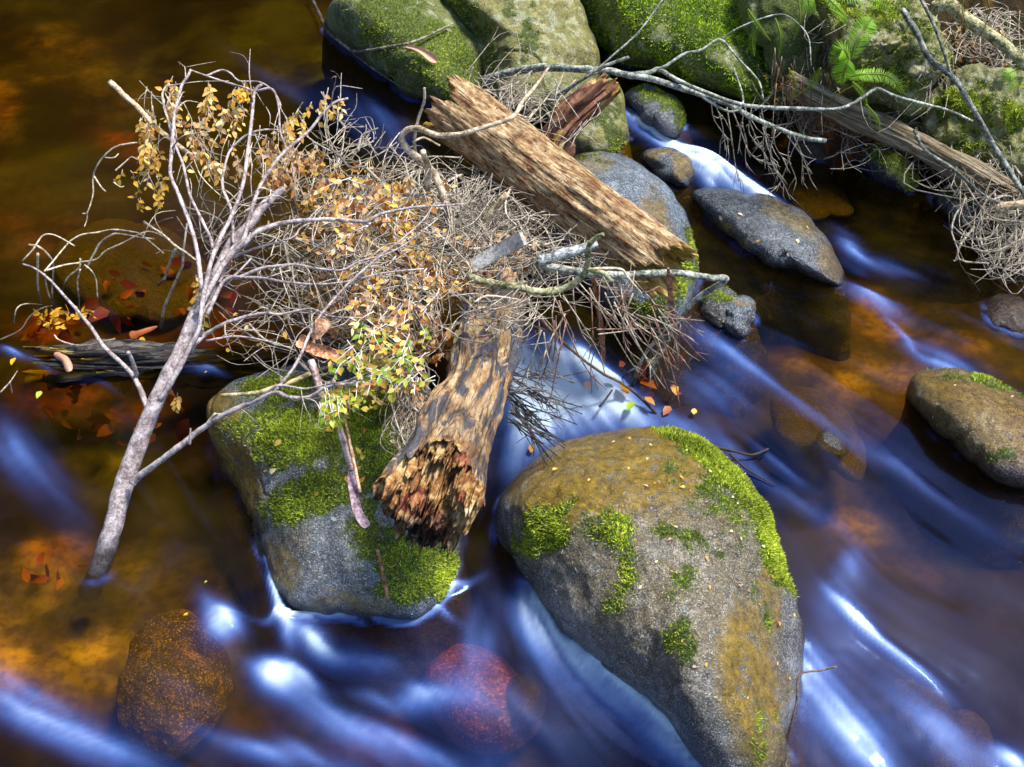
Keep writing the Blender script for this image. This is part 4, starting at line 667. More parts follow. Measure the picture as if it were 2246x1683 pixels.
branch('bare grey branch bent back sharply at its end above the angular grey stone', 20, 6, [(1180, 582, .40), (1260, 596, .42), (1338, 604, .43), (1403, 602, .43), (1484, 599, .42), (1560, 610, .4), (1588, 609, .39), (1590, 616, .38), (1560, 634, .34), (1528, 656, .3), (1498, 689, .26), (1457, 732, .2), (1425, 762, .15), (1403, 800, .09), (1387, 850, .0), (1384, 862, -.03)], GREYB, [(9, 6, [(1486, 705, .24), (1463, 751, .17), (1441, 800, .1), (1425, 830, .05)]), (6, 3, [(1400, 808, .08), (1380, 815, .05), (1355, 840, .0)])], knob=.12)
branch('dark broken stub hanging down under the bare grey branch', 26, 20, [(1468, 690, .2), (1457, 719, .16), (1441, 765, .09), (1424, 828, .02)], MOSSB, name='stick', cat='stick', col=(.4, .4, .5), knob=.2)
branch('bone white stick poking out over the hanging dry twigs', 7, 5, [(1290, 592, .5), (1321, 589, .5), (1362, 591, .49), (1376, 608, .47), (1406, 643, .43)], TANB, name='stick', cat='stick', col=(1.2, 1.25, 1.25))
branch('long thin dark twig slanting down to the orange leaves in the current', 7, 6, [(1140, 640, .4), (1169, 678, .33), (1213, 730, .25), (1267, 779, .18), (1321, 819, .12), (1376, 849, .06), (1430, 898, .02), (1450, 925, -.02)], TANB, [(5, 3, [(1213, 730, .25), (1160, 712, .28), (1120, 700, .32)])], name='twig', cat='twig', col=(.5, .38, .32))
branch('short tan stick with a cut end in the twig pile below the long log', 17, 15, [(1066, 486, .47), (1086, 456, .5), (1112, 425, .53)], TANB, name='stick', cat='stick', col=(1.1, 1.05, .9))
branch('thin grey stick upright in the middle of the twig pile', 8, 6, [(1000, 500, .47), (1025, 448, .52), (1064, 396, .56)], TANB, name='stick', cat='stick', col=(1, 1.05, 1.1))
branch('grey branch stub lying in the twig pile under the long log', 26, 22, [(1180, 572, .42), (1240, 556, .43), (1310, 536, .44)], GREYB, name='stick', cat='stick', col=(1, 1, 1.2))
branch('brown stick standing on the moss below the rotten log end', 8, 9, [(828, 1205, .3), (838, 1250, .25), (851, 1312, .17)], TANB, name='stick', cat='stick', col=(.9, .6, .4))
branch('pale lichen covered twig lying on the moss boulder behind the pink branch', 11, 8, [(700, 810, .36), (640, 838, .36), (600, 850, .36), (560, 862, .35), (484, 868, .33)], TANB, [(7, 6, [(700, 810, .36), (740, 798, .38), (775, 780, .4)])], name='twig', cat='twig', col=(1.1, 1.15, .85))
branch('smooth curved stick lying down the moss covered boulder', 17, 14, [(682, 790, .4), (702, 853, .37), (716, 900, .34), (742, 936, .32), (760, 991, .29), (771, 1032, .27)], PINKB, name='stick', cat='stick', col=(1.15, 1.0, .95))
branch('thin pale cane beside the curved stick on the moss covered boulder', 6, 7, [(745, 905, .35), (758, 930, .34), (774, 1003, .3), (790, 1080, .27)], TANB, name='stick', cat='stick', col=(1.1, .85, .75))
branch('thin dark twig standing in the water at the right of the large round boulder', 4, 5, [(1835, 1462, .14), (1800, 1471, .12), (1754, 1481, .12), (1747, 1538, .08), (1730, 1608, .03), (1711, 1660, -.01)], TANB, name='twig', cat='twig', col=(.45, .35, .35))
branch('knobbly dark twig lying in the current behind the large round boulder', 8, 5, [(1545, 968, .02), (1575, 982, .02), (1610, 990, .02), (1650, 998, .012), (1685, 985, .004)], TANB, [(5, 3, [(1600, 995, .02), (1640, 1030, .008), (1700, 1065, .003)])], name='twig', cat='twig', col=(.3, .25, .35))
branch('short black twig floating on the bright chute', 5, 4, [(1315, 892, .05), (1330, 874, .05), (1343, 855, .06)], TANB, name='twig', cat='twig', col=(.2, .2, .2))
R1Z = lambda x, y: (x, y, zs('R1', x, y))
branch('thin wiry branch lying along the waterline of the rounded mossy boulder', 8, 5, [(680, -10, .03), (700, 30, .03), (716, 66, .04), R1Z(745, 92), R1Z(775, 112), R1Z(815, 110), R1Z(850, 103), R1Z(900, 94), R1Z(940, 78), R1Z(985, 56)], GREYB, [(6, 4, [R1Z(750, 95), R1Z(790, 130), R1Z(850, 172), (920, 214, .03)])], col=(.8, .7, .6))
branch('dark leaning branch crossing the twigs on the right shore', 13, 12, [(1978, 20, .55), (2010, 70, .52), (2040, 130, .47), (2095, 175, .42), (2140, 250, .35), (2180, 320, .28), (2230, 400, .22), (2270, 460, .18)], GREYB, [(7, 6, [(2015, -10, .6), (2050, 60, .55), (2090, 175, .42)]), (8, 6, [(2005, 285, .3), (2030, 330, .27), (2090, 370, .22), (2160, 430, .15), (2220, 452, .12)])], col=(.7, .7, .72))
branch('thick pale mossy branch in the top right corner', 34, 24, [(2050, 18, .5), (2080, 12, .52), (2120, 45, .5), (2170, 75, .48), (2220, 115, .45), (2280, 170, .42)], MOSSB, col=(1.2, 1.15, 1.1))
branch('pale broken branch at the right frame edge above the water', 12, 26, [(2150, 462, .1), (2190, 455, .12), (2260, 450, .14)], TANB, [(16, 10, [(2230, 465, .12), (2180, 475, .1), (2150, 486, .09)])], name='stick', cat='stick', col=(1, .95, .85))
# plank, bark strips
def strip(name, label, cat, w0, w1, pts, mat, th=.004, col=(1, 1, 1), arch=.0, rag=1):
    P, R = stick(w0, w1, pts, 26); T = nrm(np.gradient(P, axis=0)); S = nrm(np.cross(T, -FWD)); Nn = np.cross(S, T); u = np.linspace(-1, 1, 7); R = R*(1+.3*rag*fbm(P*30, 3, 3))*(1-.6*rag*np.abs(np.linspace(-1, 1, 26))**8)
    top = P[:, None]+S[:, None]*u[None, :, None]*R[:, None, None]-Nn[:, None]*(arch*u**2)[None, :, None]*R[:, None, None]; bot = top-Nn[:, None]*th
    X = np.concatenate([top, bot[:, ::-1]], 1); nc = 14; F = grid(26, nc, True); e = np.array([[6-i, 7+i, 8+i, 5-i][::-1] for i in range(6)])
    return mk(name, X.reshape(-1, 3), [F, e, e[:, ::-1]+25*nc], mat, col=np.tile(col, (26*nc, 1)), label=label, cat=cat, smooth=False)
strip('plank', 'short grey split plank lying slanted in the twig pile', 'plank', 30, 34, [(1036, 584, .5), (1090, 552, .53), (1144, 524, .57)], bark_mat('grey_plank', (.22, .2, .18), (.38, .36, .33), (.55, .53, .5), wet=False), th=.012, rag=.15)
strip('bark_strip', 'purplish curled bark strip on the moss beside the rotten log end', 'bark strip', 14, 26, [(770, 1030, .27), (775, 1075, .26), (786, 1125, .25), (806, 1156, .24)], PINKB, col=(.75, .62, .75), arch=-.3)
strip('bark_strip', 'long red brown bark strip hanging over the bare grey branch', 'bark strip', 13, 8, [(1466, 590, .45), (1473, 670, .33), (1484, 751, .2), (1495, 829, .06)], TANB, col=(.75, .45, .38))
strip('bark_strip', 'orange brown bark strip hanging under the gnarled mossy branch', 'bark strip', 12, 8, [(1300, 602, .42), (1308, 656, .33), (1321, 724, .2), (1325, 795, .06)], TANB, col=(.7, .34, .16))
strip('bark_strip', 'salmon coloured bark piece lying in the leaf litter left of the green leaves', 'bark strip', 30, 22, [(655, 745, .38), (690, 765, .39), (750, 782, .4)], TANB, col=(1.5, .85, .65), arch=-.4)
strip('bark_strip', 'second salmon bark piece standing just above the larger one', 'bark strip', 22, 30, [(690, 742, .4), (705, 720, .42), (712, 700, .43)], TANB, col=(1.3, .85, .72), arch=-.4)
strip('leaf', 'orange gum leaf floating in the dark pool by the big forked branch', 'leaf', 6, 26, [(345, 716, .0), (312, 728, .006), (285, 738, .004)], LEAFM, col=(.75, .2, .05), th=.001, arch=.3)
strip('leaf', 'long curled dry gum leaf lying on the rounded mossy boulder', 'leaf', 5, 18, [(890, 102, zs('R1', 890, 102)), (920, 110, zs('R1', 920, 110)), (958, 136, zs('R1', 958, 136))], LEAFM, col=(.75, .45, .33), th=.001, arch=-.6)
strip('leaf', 'folded pale brown leaf lying on the black sunken log', 'leaf', 20, 16, [(118, 776, .05), (140, 790, .06), (152, 815, .05)], LEAFM, col=(.75, .42, .28), th=.001, arch=.6)
# ------------------------------------------------------------------ the twig pile (stuff nobody could count)
g = np.random.default_rng(99); TG = Bag(); DK = Bag()
def mound(x, y): return .30+.13*np.exp(-(((x-1000)/330)**2+((y-540)/210)**2))
def tangle(bag, cx, cy, rx, ry, n, ln, ang, sp, dz=.09, crv=.3, zf=mound, w=(1.5, 3.3), col=(.2, 1.15), dzl=(0, .02), tint=(1, 1, 1), side=.5):
    for _ in range(n):
        r = math.sqrt(g.random()); a = g.uniform(0, 6.283); x = cx+rx*r*math.cos(a); y = cy+ry*r*math.sin(a); z = zf(x, y)-abs(g.normal(0, dz)); z1 = z+g.normal(*dzl)
        t = math.radians(g.normal(ang, sp)); L = g.uniform(*ln); c = g.normal(0, crv)*L; kk = g.normal(0, .035*L, 4); ux, uy = math.cos(t), math.sin(t)
        zs = np.linspace(z, z1, 4); m = [(x-ux*L/2, y-uy*L/2), (x-ux*L/6-uy*c*.8+kk[0], y-uy*L/6+ux*c*.8+kk[1]), (x+ux*L/6-uy*c+kk[2], y+uy*L/6+ux*c+kk[3]), (x+ux*L/2, y+uy*L/2)]
        k = g.uniform(*w) if g.random() > .07 else g.uniform(5, 8.5); cc = np.array(tint)*g.uniform(*col); P, R = stick(k, k*.55, [(*q, max(v, -.02)) for q, v in zip(m, zs)], 9); bag.tube(P, R, 4, col=cc)
        if g.random() < side:
            j = g.integers(2, 7); d = (P[j+1]-P[j]); d = d/np.linalg.norm(d); e = P[j]+(d*.7+nrm(g.normal(0, 1, (1, 3)))[0]*.6)*L*.0004; X, Q = resample([P[j], (P[j]+e)/2+g.normal(0, .003, 3), e], [R[j]*.8, R[j]*.6, R[j]*.4], 5); bag.tube(X, Q, 4, col=cc)
tangle(TG, 780, 405, 140, 80, 90, (50, 150), 20, 60); tangle(TG, 900, 480, 170, 110, 300, (50, 150), 0, 90); tangle(TG, 1040, 470, 140, 100, 420, (60, 170), 10, 45)
tangle(TG, 1130, 550, 150, 70, 180, (80, 220), 12, 22); tangle(TG, 1300, 590, 120, 55, 50, (60, 190), 15, 28, zf=lambda x, y: mound(x, y)+.06); tangle(TG, 1000, 580, 150, 70, 260, (50, 150), 0, 50)
tangle(TG, 820, 640, 140, 90, 260, (50, 130), 0, 90); tangle(TG, 690, 570, 110, 90, 70, (60, 170), 15, 30); tangle(TG, 600, 640, 120, 90, 36, (60, 160), 15, 25, zf=lambda x, y: x*0+.3)
tangle(TG, 1090, 690, 80, 45, 50, (60, 150), -8, 22, zf=lambda x, y: x*0+.52, dz=.02); tangle(TG, 900, 900, 26, 100, 130, (60, 140), 78, 14, zf=lambda x, y: x*0+.38, dz=.03); tangle(TG, 560, 480, 150, 70, 30, (60, 150), 10, 60, zf=lambda x, y: x*0+.4)
tangle(TG, 660, 740, 140, 80, 44, (60, 180), 12, 22, zf=lambda x, y: x*0+.33); tangle(TG, 760, 300, 60, 50, 26, (50, 120), -50, 40, zf=lambda x, y: x*0+.5); tangle(TG, 450, 520, 120, 80, 26, (50, 110), 40, 60, zf=lambda x, y: x*0+.34)
tangle(TG, 850, 520, 150, 100, 90, (60, 170), 20, 60, zf=lambda x, y: mound(x, y)+.05, dz=.015, w=(2, 3.4)); tangle(TG, 840, 700, 120, 100, 110, (50, 150), 30, 60, zf=lambda x, y: mound(x, y)+.05, dz=.015, w=(2, 3.4))
for (cx, cy, rx, n, l0, l1, a, zt) in [(1300, 640, 120, 22, 90, 230, 68, .42), (1420, 690, 70, 8, 60, 160, 50, .38), (1220, 690, 60, 11, 60, 200, 95, .4), (1160, 640, 40, 6, 60, 160, 80, .4), (1330, 690, 70, 7, 80, 200, 40, .42)]:
    for _ in range(n):     # twigs hanging from the pile towards the water
        x = cx+g.normal(0, rx*.6); y = cy+g.normal(0, 22); L = g.uniform(l0, l1); t = math.radians(g.normal(a, 20)); z = zt+g.normal(0, .02); drop = L*.0009; c = g.normal(0, 12)
        P, R = stick(4, 2, [(x, y, z), (x+math.cos(t)*L*.4+c, y+math.sin(t)*L*.4, z-drop*.3), (x+math.cos(t)*L*.8+c, y+math.sin(t)*L*.8, max(z-drop*.8, 0)), (x+math.cos(t)*L, y+math.sin(t)*L, max(z-drop, -.01))], 12)
        cc = np.array([(1, .95, .9), (.55, .35, .32), (.9, .85, .82)][g.integers(0, 3)])*g.uniform(.6, 1.05); TG.tube(P, R, 4, col=cc)
        for _ in range(3): j = g.integers(3, 10); e = P[j]+nrm((P[j+1]-P[j])[None])[0]*.03+g.normal(0, .014, 3); TG.tube(np.array([P[j], (P[j]+e)/2, e]), R[j]*np.array([.8, .6, .4]), 4, col=cc)
TG.build('twig_pile', TWIGM, kind='stuff', label='dense grey tangle of dry twigs heaped over the short log', origin=np.array([1, 2.4, .3])*0)
for _ in range(26):      # the dark wet twigs reaching over the chute
    x = 1112+g.uniform(0, 16); y = 835+g.uniform(-20, 90); t = math.radians(g.normal(38, 16)); L = g.uniform(70, 190)
    P, R = stick(5, 2.4, [(x, y, .30), (x+math.cos(t)*L*.5, y+math.sin(t)*L*.5+g.normal(0, 6), .24), (x+math.cos(t)*L, y+math.sin(t)*L, .16)], 12); DK.tube(P, R, 4, col=g.uniform(.7, 1.3))
    for _ in range(4): j = g.integers(3, 10); e = P[j]+nrm((P[j+1]-P[j])[None])[0]*.03+g.normal(0, .014, 3); DK.tube(np.array([P[j], (P[j]+e)/2, e]), R[j]*np.array([.8, .6, .4]), 4, col=g.uniform(.7, 1.2))
for _ in range(9):
    x = 1110+g.uniform(0, 30); y = 800+g.uniform(-10, 60); t = math.radians(g.normal(5, 22)); L = g.uniform(90, 150); P, R = stick(3.4, 2, [(x, y, .32), (x+math.cos(t)*L*.5, y+math.sin(t)*L*.5-8, .3), (x+math.cos(t)*L, y+math.sin(t)*L+10, .26)], 10); DK.tube(P, R, 4, col=2.2)
    for _ in range(5): j = g.integers(2, 8); e = P[j]+nrm((P[j+1]-P[j])[None])[0]*.02+g.normal(0, .014, 3); DK.tube(np.array([P[j], (P[j]+e)/2, e]), R[j]*np.array([.8, .6, .4]), 4, col=2)
m = bark_mat('wet_dark_twigs', (.02, .02, .022), (.05, .045, .045), (.13, .12, .12), rough=.4, wet=False)
DK.build('wet_twigs', m, kind='stuff', label='spray of dark wet twigs over the chute right of the short rotten log')
# leaf litter caught in the pile
LT = Bag()
def litter(cx, cy, rx, ry, n, pal, zf=mound, dz=.03, leaf=(11, 20), up=.5, lift=.0, bag=None):
    a = g.uniform(0, 6.283, n); r = np.sqrt(g.random(n)); x = cx+rx*r*np.cos(a); y = cy+ry*r*np.sin(a); z = zf(x, y)-np.abs(g.normal(0, dz, n))+lift; P = at(x, y, z)
    N0 = nrm(np.array([0, -.5, .8])+g.normal(0, up, (n, 3))); D = g.normal(0, 1, (n, 3)); L = 2*pxr(g.uniform(*leaf, n), P); L = L*g.choice([.7, .9, 1., 1.15, 1.4], n); kx = pick(pal, n, g); wx = L*g.uniform(.4, .68, n); h = n//2; leaves_into(bag or LT, P[:h], D[:h], N0[:h], L[:h], wx[:h], kx[:h], curl=.55, fold=.4); leaves_into(bag or LT, P[h:], D[h:], N0[h:], L[h:], wx[h:], kx[h:], curl=-.25, fold=.12)
litter(790, 440, 110, 80, 250, 'm'); litter(880, 470, 80, 60, 150, 'm', lift=.005); litter(885, 462, 34, 34, 60, 'o', lift=.02, dz=.01); litter(850, 425, 30, 14, 20, 'o', lift=.02); litter(830, 560, 120, 80, 290, 'm'); litter(920, 620, 100, 70, 270, 'm'); litter(870, 740, 80, 90, 480, 'm')
litter(850, 760, 60, 90, 190, 'g', lift=.02); litter(790, 700, 90, 60, 260, 'b'); litter(1010, 620, 90, 50, 160, 'm'); litter(740, 640, 60, 60, 160, 'b'); litter(900, 560, 60, 50, 120, 'o', lift=.01); litter(950, 750, 40, 50, 120, 'b', lift=.01, leaf=(14, 26)); litter(800, 860, 60, 40, 120, 'g', lift=.03)
litter(1090, 560, 90, 50, 90, 'b'); litter(890, 940, 26, 80, 60, 'y', zf=lambda x, y: x*0+.36); litter(700, 500, 60, 60, 90, 'm'); litter(560, 700, 120, 60, 10, 'y', zf=lambda x, y: x*0+.3); litter(120, 700, 40, 24, 40, 'o', zf=lambda x, y: x*0+.03, dz=.01); litter(190, 690, 26, 10, 14, 'o', zf=lambda x, y: x*0+.02, dz=.01)
for _ in range(34): sprig(TG if False else LT, LT, 730+g.normal(0, 16), 830+g.uniform(0, 70), .40, g.normal(0, 8), g.uniform(20, 50), -.02, 6, 'g', 2.6, g=g)
for _ in range(120): x = g.uniform(760, 960); y = g.uniform(560, 840); sprig(LT, LT, x, y, .44+g.normal(0, .01), g.normal(0, 30), g.uniform(10, 50), -.01, 5, 'g' if y > 690 and g.random() < .6 else 'm', 3, g=g)
for _ in range(50): x = g.uniform(740, 940); y = g.uniform(380, 560); sprig(LT, LT, x, y, .45+g.normal(0, .01), g.normal(0, 40), g.uniform(10, 40), -.01, 5, 'm', 3, g=g)
LT.build('dead_leaves', LEAFM, kind='stuff', label='yellow, brown and green dead leaves caught in the twig pile')
# ------------------------------------------------------------------ right shore: ferns, drooping twigs, litter
def fern(label, fr, green=(.24, .5, .02)):
    P0 = at(*fr[0][1][0]); E = empty('fern', P0, label, 'fern')
    for (wd_, pts, bright) in fr:
        P, R = stick(4, 1.5, pts, 80); B = Bag(); B.tube(P, R, 5, col=(.25, .3, .05)); T = nrm(np.gradient(P, axis=0)); S = nrm(np.cross(T, -FWD+np.array([0, 0, .6]))); Nn = np.cross(S, T)
        u = np.repeat(np.linspace(1, 79, 40).astype(int), 2); sd_ = np.tile([1, -1], 40)[:, None]; env = np.sin(np.clip(u/79*.92+.1, 0, 1)*np.pi)**.7+.08; D = S[u]*sd_+T[u]*.45+g.normal(0, .06, (80, 3))-np.array([0, 0, .12])
        L = 2*pxr(wd_*env, P[u]); leaves_into(B, P[u], D, Nn[u], L, L*.06+.0004, np.array([green])*bright*g.uniform(.8, 1.15, (80, 1)), curl=.15, fold=.1); B.build('frond', FERNM, E)
    return E
m = M('fern_green'); fc = m.attr('col', 'Color'); m.fin(fc, .5, None, .4); tl = m.n('BsdfTranslucent'); m.set(tl, 0, fc); mx = m.n('MixShader'); mx.inputs[0].default_value = .35; m.t.links.new(m.b.outputs[0], mx.inputs[1]); m.t.links.new(tl.outputs[0], mx.inputs[2]); m.t.links.new(mx.outputs[0], m.out.inputs[0]); FERNM = m.m
fern('bright green fern with spread fronds growing from the shaded bank rock', [(30, [(1868, 130, .46), (1880, 90, .5), (1900, 55, .53), (1915, 40, .54)], 1.), (26, [(1865, 135, .46), (1848, 108, .5), (1820, 140, .46)], 1.), (30, [(1862, 130, .47), (1855, 150, .45), (1845, 185, .4)], 1.1),
 (20, [(1860, 168, .42), (1900, 162, .43), (1950, 168, .42), (1990, 212, .38)], 1.2), (14, [(1862, 172, .4), (1890, 165, .42), (1935, 180, .4)], .9), (12, [(1870, 180, .38), (1895, 210, .34), (1910, 270, .25)], .8)])
fern('green fern with long arching fronds at the top edge of the frame', [(18, [(1790, -30, .6), (1850, -10, .6), (1920, 5, .58), (1970, 30, .54)], 1.2), (14, [(1800, -20, .58), (1835, 15, .56), (1862, 48, .52)], 1.), (18, [(1770, -25, .58), (1775, 10, .55), (1776, 36, .52)], .9), (10, [(1820, 20, .52), (1850, 40, .5), (1862, 62, .47)], .7)])
fern('small green fern among the brown twigs near the right frame edge', [(16, [(2240, 150, .42), (2215, 160, .42), (2200, 180, .4)], .9), (14, [(2245, 170, .4), (2225, 180, .4), (2205, 205, .38)], .6)])
fern('small fern drooping over the dark hollow left of the bright green fern', [(12, [(1700, 40, .46), (1712, 80, .42), (1708, 130, .36)], .5), (12, [(1660, 60, .46), (1650, 90, .42), (1655, 125, .38)], .45), (14, [(1800, 150, .4), (1775, 190, .34), (1740, 215, .28)], .35)])
fern('thin fern spray rooted in the moss above the small pale wet stone', [(10, [(1640, 20, .5), (1660, 50, .47), (1690, 90, .42)], .6), (10, [(1750, -10, .55), (1755, 40, .5), (1740, 90, .44)], .5), (9, [(1730, 150, .38), (1745, 185, .33), (1735, 230, .27)], .5), (10, [(1900, 230, .32), (1925, 262, .27), (1930, 300, .22)], .6)])
fern('withered brown fern hanging in the top right corner', [(20, [(2120, -20, .6), (2110, 20, .56), (2125, 65, .5)], .9), (18, [(2160, -20, .6), (2170, 20, .56), (2160, 60, .5)], .8), (14, [(1905, 175, .36), (1850, 200, .3), (1800, 235, .22)], .6)], green=(.28, .13, .03))
RB = Bag(); RL = Bag()
zb = lambda x, y: np.clip(.02+.42*bank_dz(x, y), 0, .6)
def bank_dz(x, y): P = at(np.asarray(x, float), np.asarray(y, float), .2); return np.clip(bank_d(P[..., 0].reshape(-1), P[..., 1].reshape(-1)), 0, 2)[0] if np.ndim(x) == 0 else np.clip(bank_d(P[..., 0], P[..., 1]), 0, 2)
zt = lambda x, y: zb(x, y)+.12
tangle(RB, 1740, 180, 70, 100, 70, (50, 150), 95, 28, zf=zt, w=(1.5, 2.8), col=(.3, .9)); tangle(RB, 1700, 130, 60, 80, 40, (60, 140), 60, 40, zf=zt, w=(2, 3.4), col=(.5, 1))
tangle(RB, 2190, 240, 90, 200, 320, (50, 160), 40, 60, zf=zt, w=(1.4, 2.8), col=(.2, .9)); tangle(RB, 2050, 300, 80, 60, 90, (50, 120), 10, 50, zf=zt, col=(.4, .9)); tangle(RB, 2200, 470, 70, 110, 260, (50, 160), 60, 60, zf=zt, w=(1.4, 3), col=(.2, .9)); tangle(RB, 1900, 330, 60, 50, 30, (50, 120), -10, 30, zf=zt, col=(.4, .9)); tangle(RB, 2170, 110, 80, 80, 160, (50, 140), 15, 35, zf=zt, col=(.5, 1))
tangle(RB, 1850, 60, 90, 80, 60, (50, 130), 80, 50, zf=lambda x, y: zt(x, y)+.18, col=(.25, .7)); tangle(RB, 1990, 120, 60, 110, 70, (50, 150), 60, 40, zf=lambda x, y: zt(x, y)+.16, col=(.25, .8)); tangle(RB, 2120, 380, 90, 60, 110, (60, 150), 35, 50, zf=zt, col=(.25, .8)); tangle(RB, 1790, 250, 70, 40, 60, (50, 120), 60, 60, zf=zt, col=(.2, .6))
tangle(RB, 2235, 560, 30, 50, 40, (40, 120), 70, 40, zf=lambda x, y: x*0+.08, dz=.03, col=(.5, .9)); tangle(RB, 1120, 210, 70, 50, 60, (40, 130), 20, 60, zf=lambda x, y: x*0+.3, col=(.4, .9)); tangle(RB, 1240, 250, 60, 60, 30, (50, 130), 40, 60, zf=lambda x, y: x*0+.33, col=(.4, .9))
RB.build('shore_twigs', TWIGM, kind='stuff', label='matted dead twigs on the right shore')
for (x0, y0, n) in [(1600, 235, 3), (1640, 255, 4), (1690, 280, 4), (1740, 300, 4), (1560, 225, 2)]:
    DR = Bag()
    for _ in range(n):
        x = x0+g.normal(0, 14); y = y0+g.normal(0, 4); L = g.uniform(60, 165); t = math.radians(g.normal(80, 16)); P, R = stick(2.8, 1.6, [(x, y, .28), (x+math.cos(t)*L*.4+g.normal(0, 8), y+math.sin(t)*L*.4, .2), (x+math.cos(t)*L*.8, y+math.sin(t)*L*.8, .1), (x+math.cos(t)*L+g.normal(0, 8), y+math.sin(t)*L, .06)], 12); cc = g.uniform(.45, .85); DR.tube(P, R, 4, col=cc)
        for _ in range(5): j = g.integers(2, 10); e = P[j]+nrm((P[j+1]-P[j])[None])[0]*.045+g.normal(0, .018, 3); DR.tube(np.array([P[j], (P[j]+e)/2+g.normal(0, .003, 3), e]), R[j]*np.array([.9, .7, .5]), 4, col=cc)
    DR.build('drooping_twigs', TWIGM, parent=HB)
litter(2080, 160, 90, 90, 420, 'b', zf=zt, leaf=(6, 12), bag=RL); litter(2000, 230, 50, 50, 140, 'b', zf=zt, leaf=(6, 12), bag=RL); litter(2180, 260, 70, 60, 180, 'b', zf=zt, leaf=(6, 12), bag=RL); litter(2180, 230, 60, 20, 60, 'b', zf=zt, leaf=(7, 13), bag=RL); litter(1760, 120, 60, 120, 120, 'b', zf=zt, leaf=(5, 10), bag=RL); litter(2150, 100, 70, 50, 160, 'b', zf=zt, leaf=(6, 12), bag=RL)
RL.build('leaf_litter', LEAFM, kind='stuff', label='small brown dead leaves over the right shore')
SK = Bag(); litter(250, 880, 190, 90, 40, 'r', zf=lambda x, y: x*0-.05, leaf=(26, 52), dz=.03, bag=SK); litter(380, 640, 170, 90, 36, 'r', zf=lambda x, y: x*0-.05, leaf=(24, 48), dz=.03, bag=SK); litter(110, 730, 70, 30, 16, 'r', zf=lambda x, y: x*0-.02, leaf=(24, 44), dz=.01, bag=SK); litter(1420, 800, 90, 60, 14, 'r', zf=lambda x, y: x*0-.04, leaf=(24, 44), dz=.02, bag=SK); litter(120, 1260, 90, 60, 8, 'r', zf=lambda x, y: x*0-.08, leaf=(30, 60), dz=.03, bag=SK)
SK.build('sunken_leaves', LEAFM, kind='stuff', label='rust coloured dead leaves sunk under the brown water at the left')
GL = Bag(); litter(1870, 60, 90, 70, 160, 'g', zf=zt, leaf=(5, 11), bag=GL, lift=.12); litter(1720, 150, 60, 80, 90, 'g', zf=zt, leaf=(5, 10), bag=GL, lift=.04); litter(2210, 190, 40, 60, 60, 'g', zf=zt, leaf=(6, 12), bag=GL, lift=.05); GL.build('ground_cover', FERNM, kind='stuff', label='tiny green seedlings and leaves among the mossy bank stones')
RO = Bag()
for _ in range(70):
    x = g.uniform(1690, 1830); y = g.uniform(20, 190); L = g.uniform(40, 120); z = float(zt(np.array([x]), np.array([y]))[0])+.12; P, R = stick(2.6, 1.4, [(x, y, z), (x+g.normal(0, 8), y+L*.5, z-.05), (x+g.normal(0, 16), y+L, z-.10)], 9); RO.tube(P, R, 4, col=np.array([(.35, .2, .14), (.8, .75, .7)][int(g.random() < .35)])*g.uniform(.6, 1.1))
RO.build('hanging_roots', TWIGM, kind='stuff', label='fine dead roots hanging over the dark hollow of the bank')
# ------------------------------------------------------------------ loose single leaves
def leaf_mesh(name, col, seed):
    q = np.random.default_rng(seed); V, Q, T = leafset(np.array([[-.5, 0, 0]]), np.array([[1., 0, 0]]), np.array([[0, 0, 1.]]), [1.], [q.uniform(.5, .66)], fold=q.uniform(.15, .4), curl=q.uniform(-.1, .3)); V[:, 2] -= V[:, 2].min()
    B = Bag(); B.add(V, Q, T, np.tile(np.array(col), (8, 1))); return B
PR = {}
def drop(key, px, py, size, colname, label, group, z=None, cat='leaf'):
    col = dict(yellow=(.8, .55, .12), pale=(.85, .72, .42), orange=(.75, .33, .06), brown=(.4, .14, .05), pink=(.78, .5, .42), green=(.45, .6, .06), white=(.8, .82, .85), gold=(.85, .5, .02))[colname]
    P, Nn = hit(key, px, py) if z is None else (at(px, py, z), np.array([0, 0, 1.]))
    k = (colname, int(g.integers(0, 3)))
    if k not in PR:
        B = leaf_mesh('leaf', col, len(PR)+3); o = B.build('fallen_leaf', LEAFM, origin=np.zeros(3)); PR[k] = o; used = False
    else: o = PR[k].copy(); C.objects.link(o)
    s = float(2*pxr(size, P)); Z = Vector(Nn.tolist()).normalized(); o.rotation_mode = 'QUATERNION'; q = Z.to_track_quat('Z', 'Y'); from mathutils import Quaternion
    o.rotation_quaternion = q @ Quaternion((0, 0, 1), g.uniform(0, 6.28)) @ Quaternion((1, 0, 0), g.normal(0, .25)); o.scale = (s, s, s); o.location = (P+Nn*.0025).tolist(); tag(o, label, cat, group); return o
GB = 'small leaves scattered on the large round boulder'
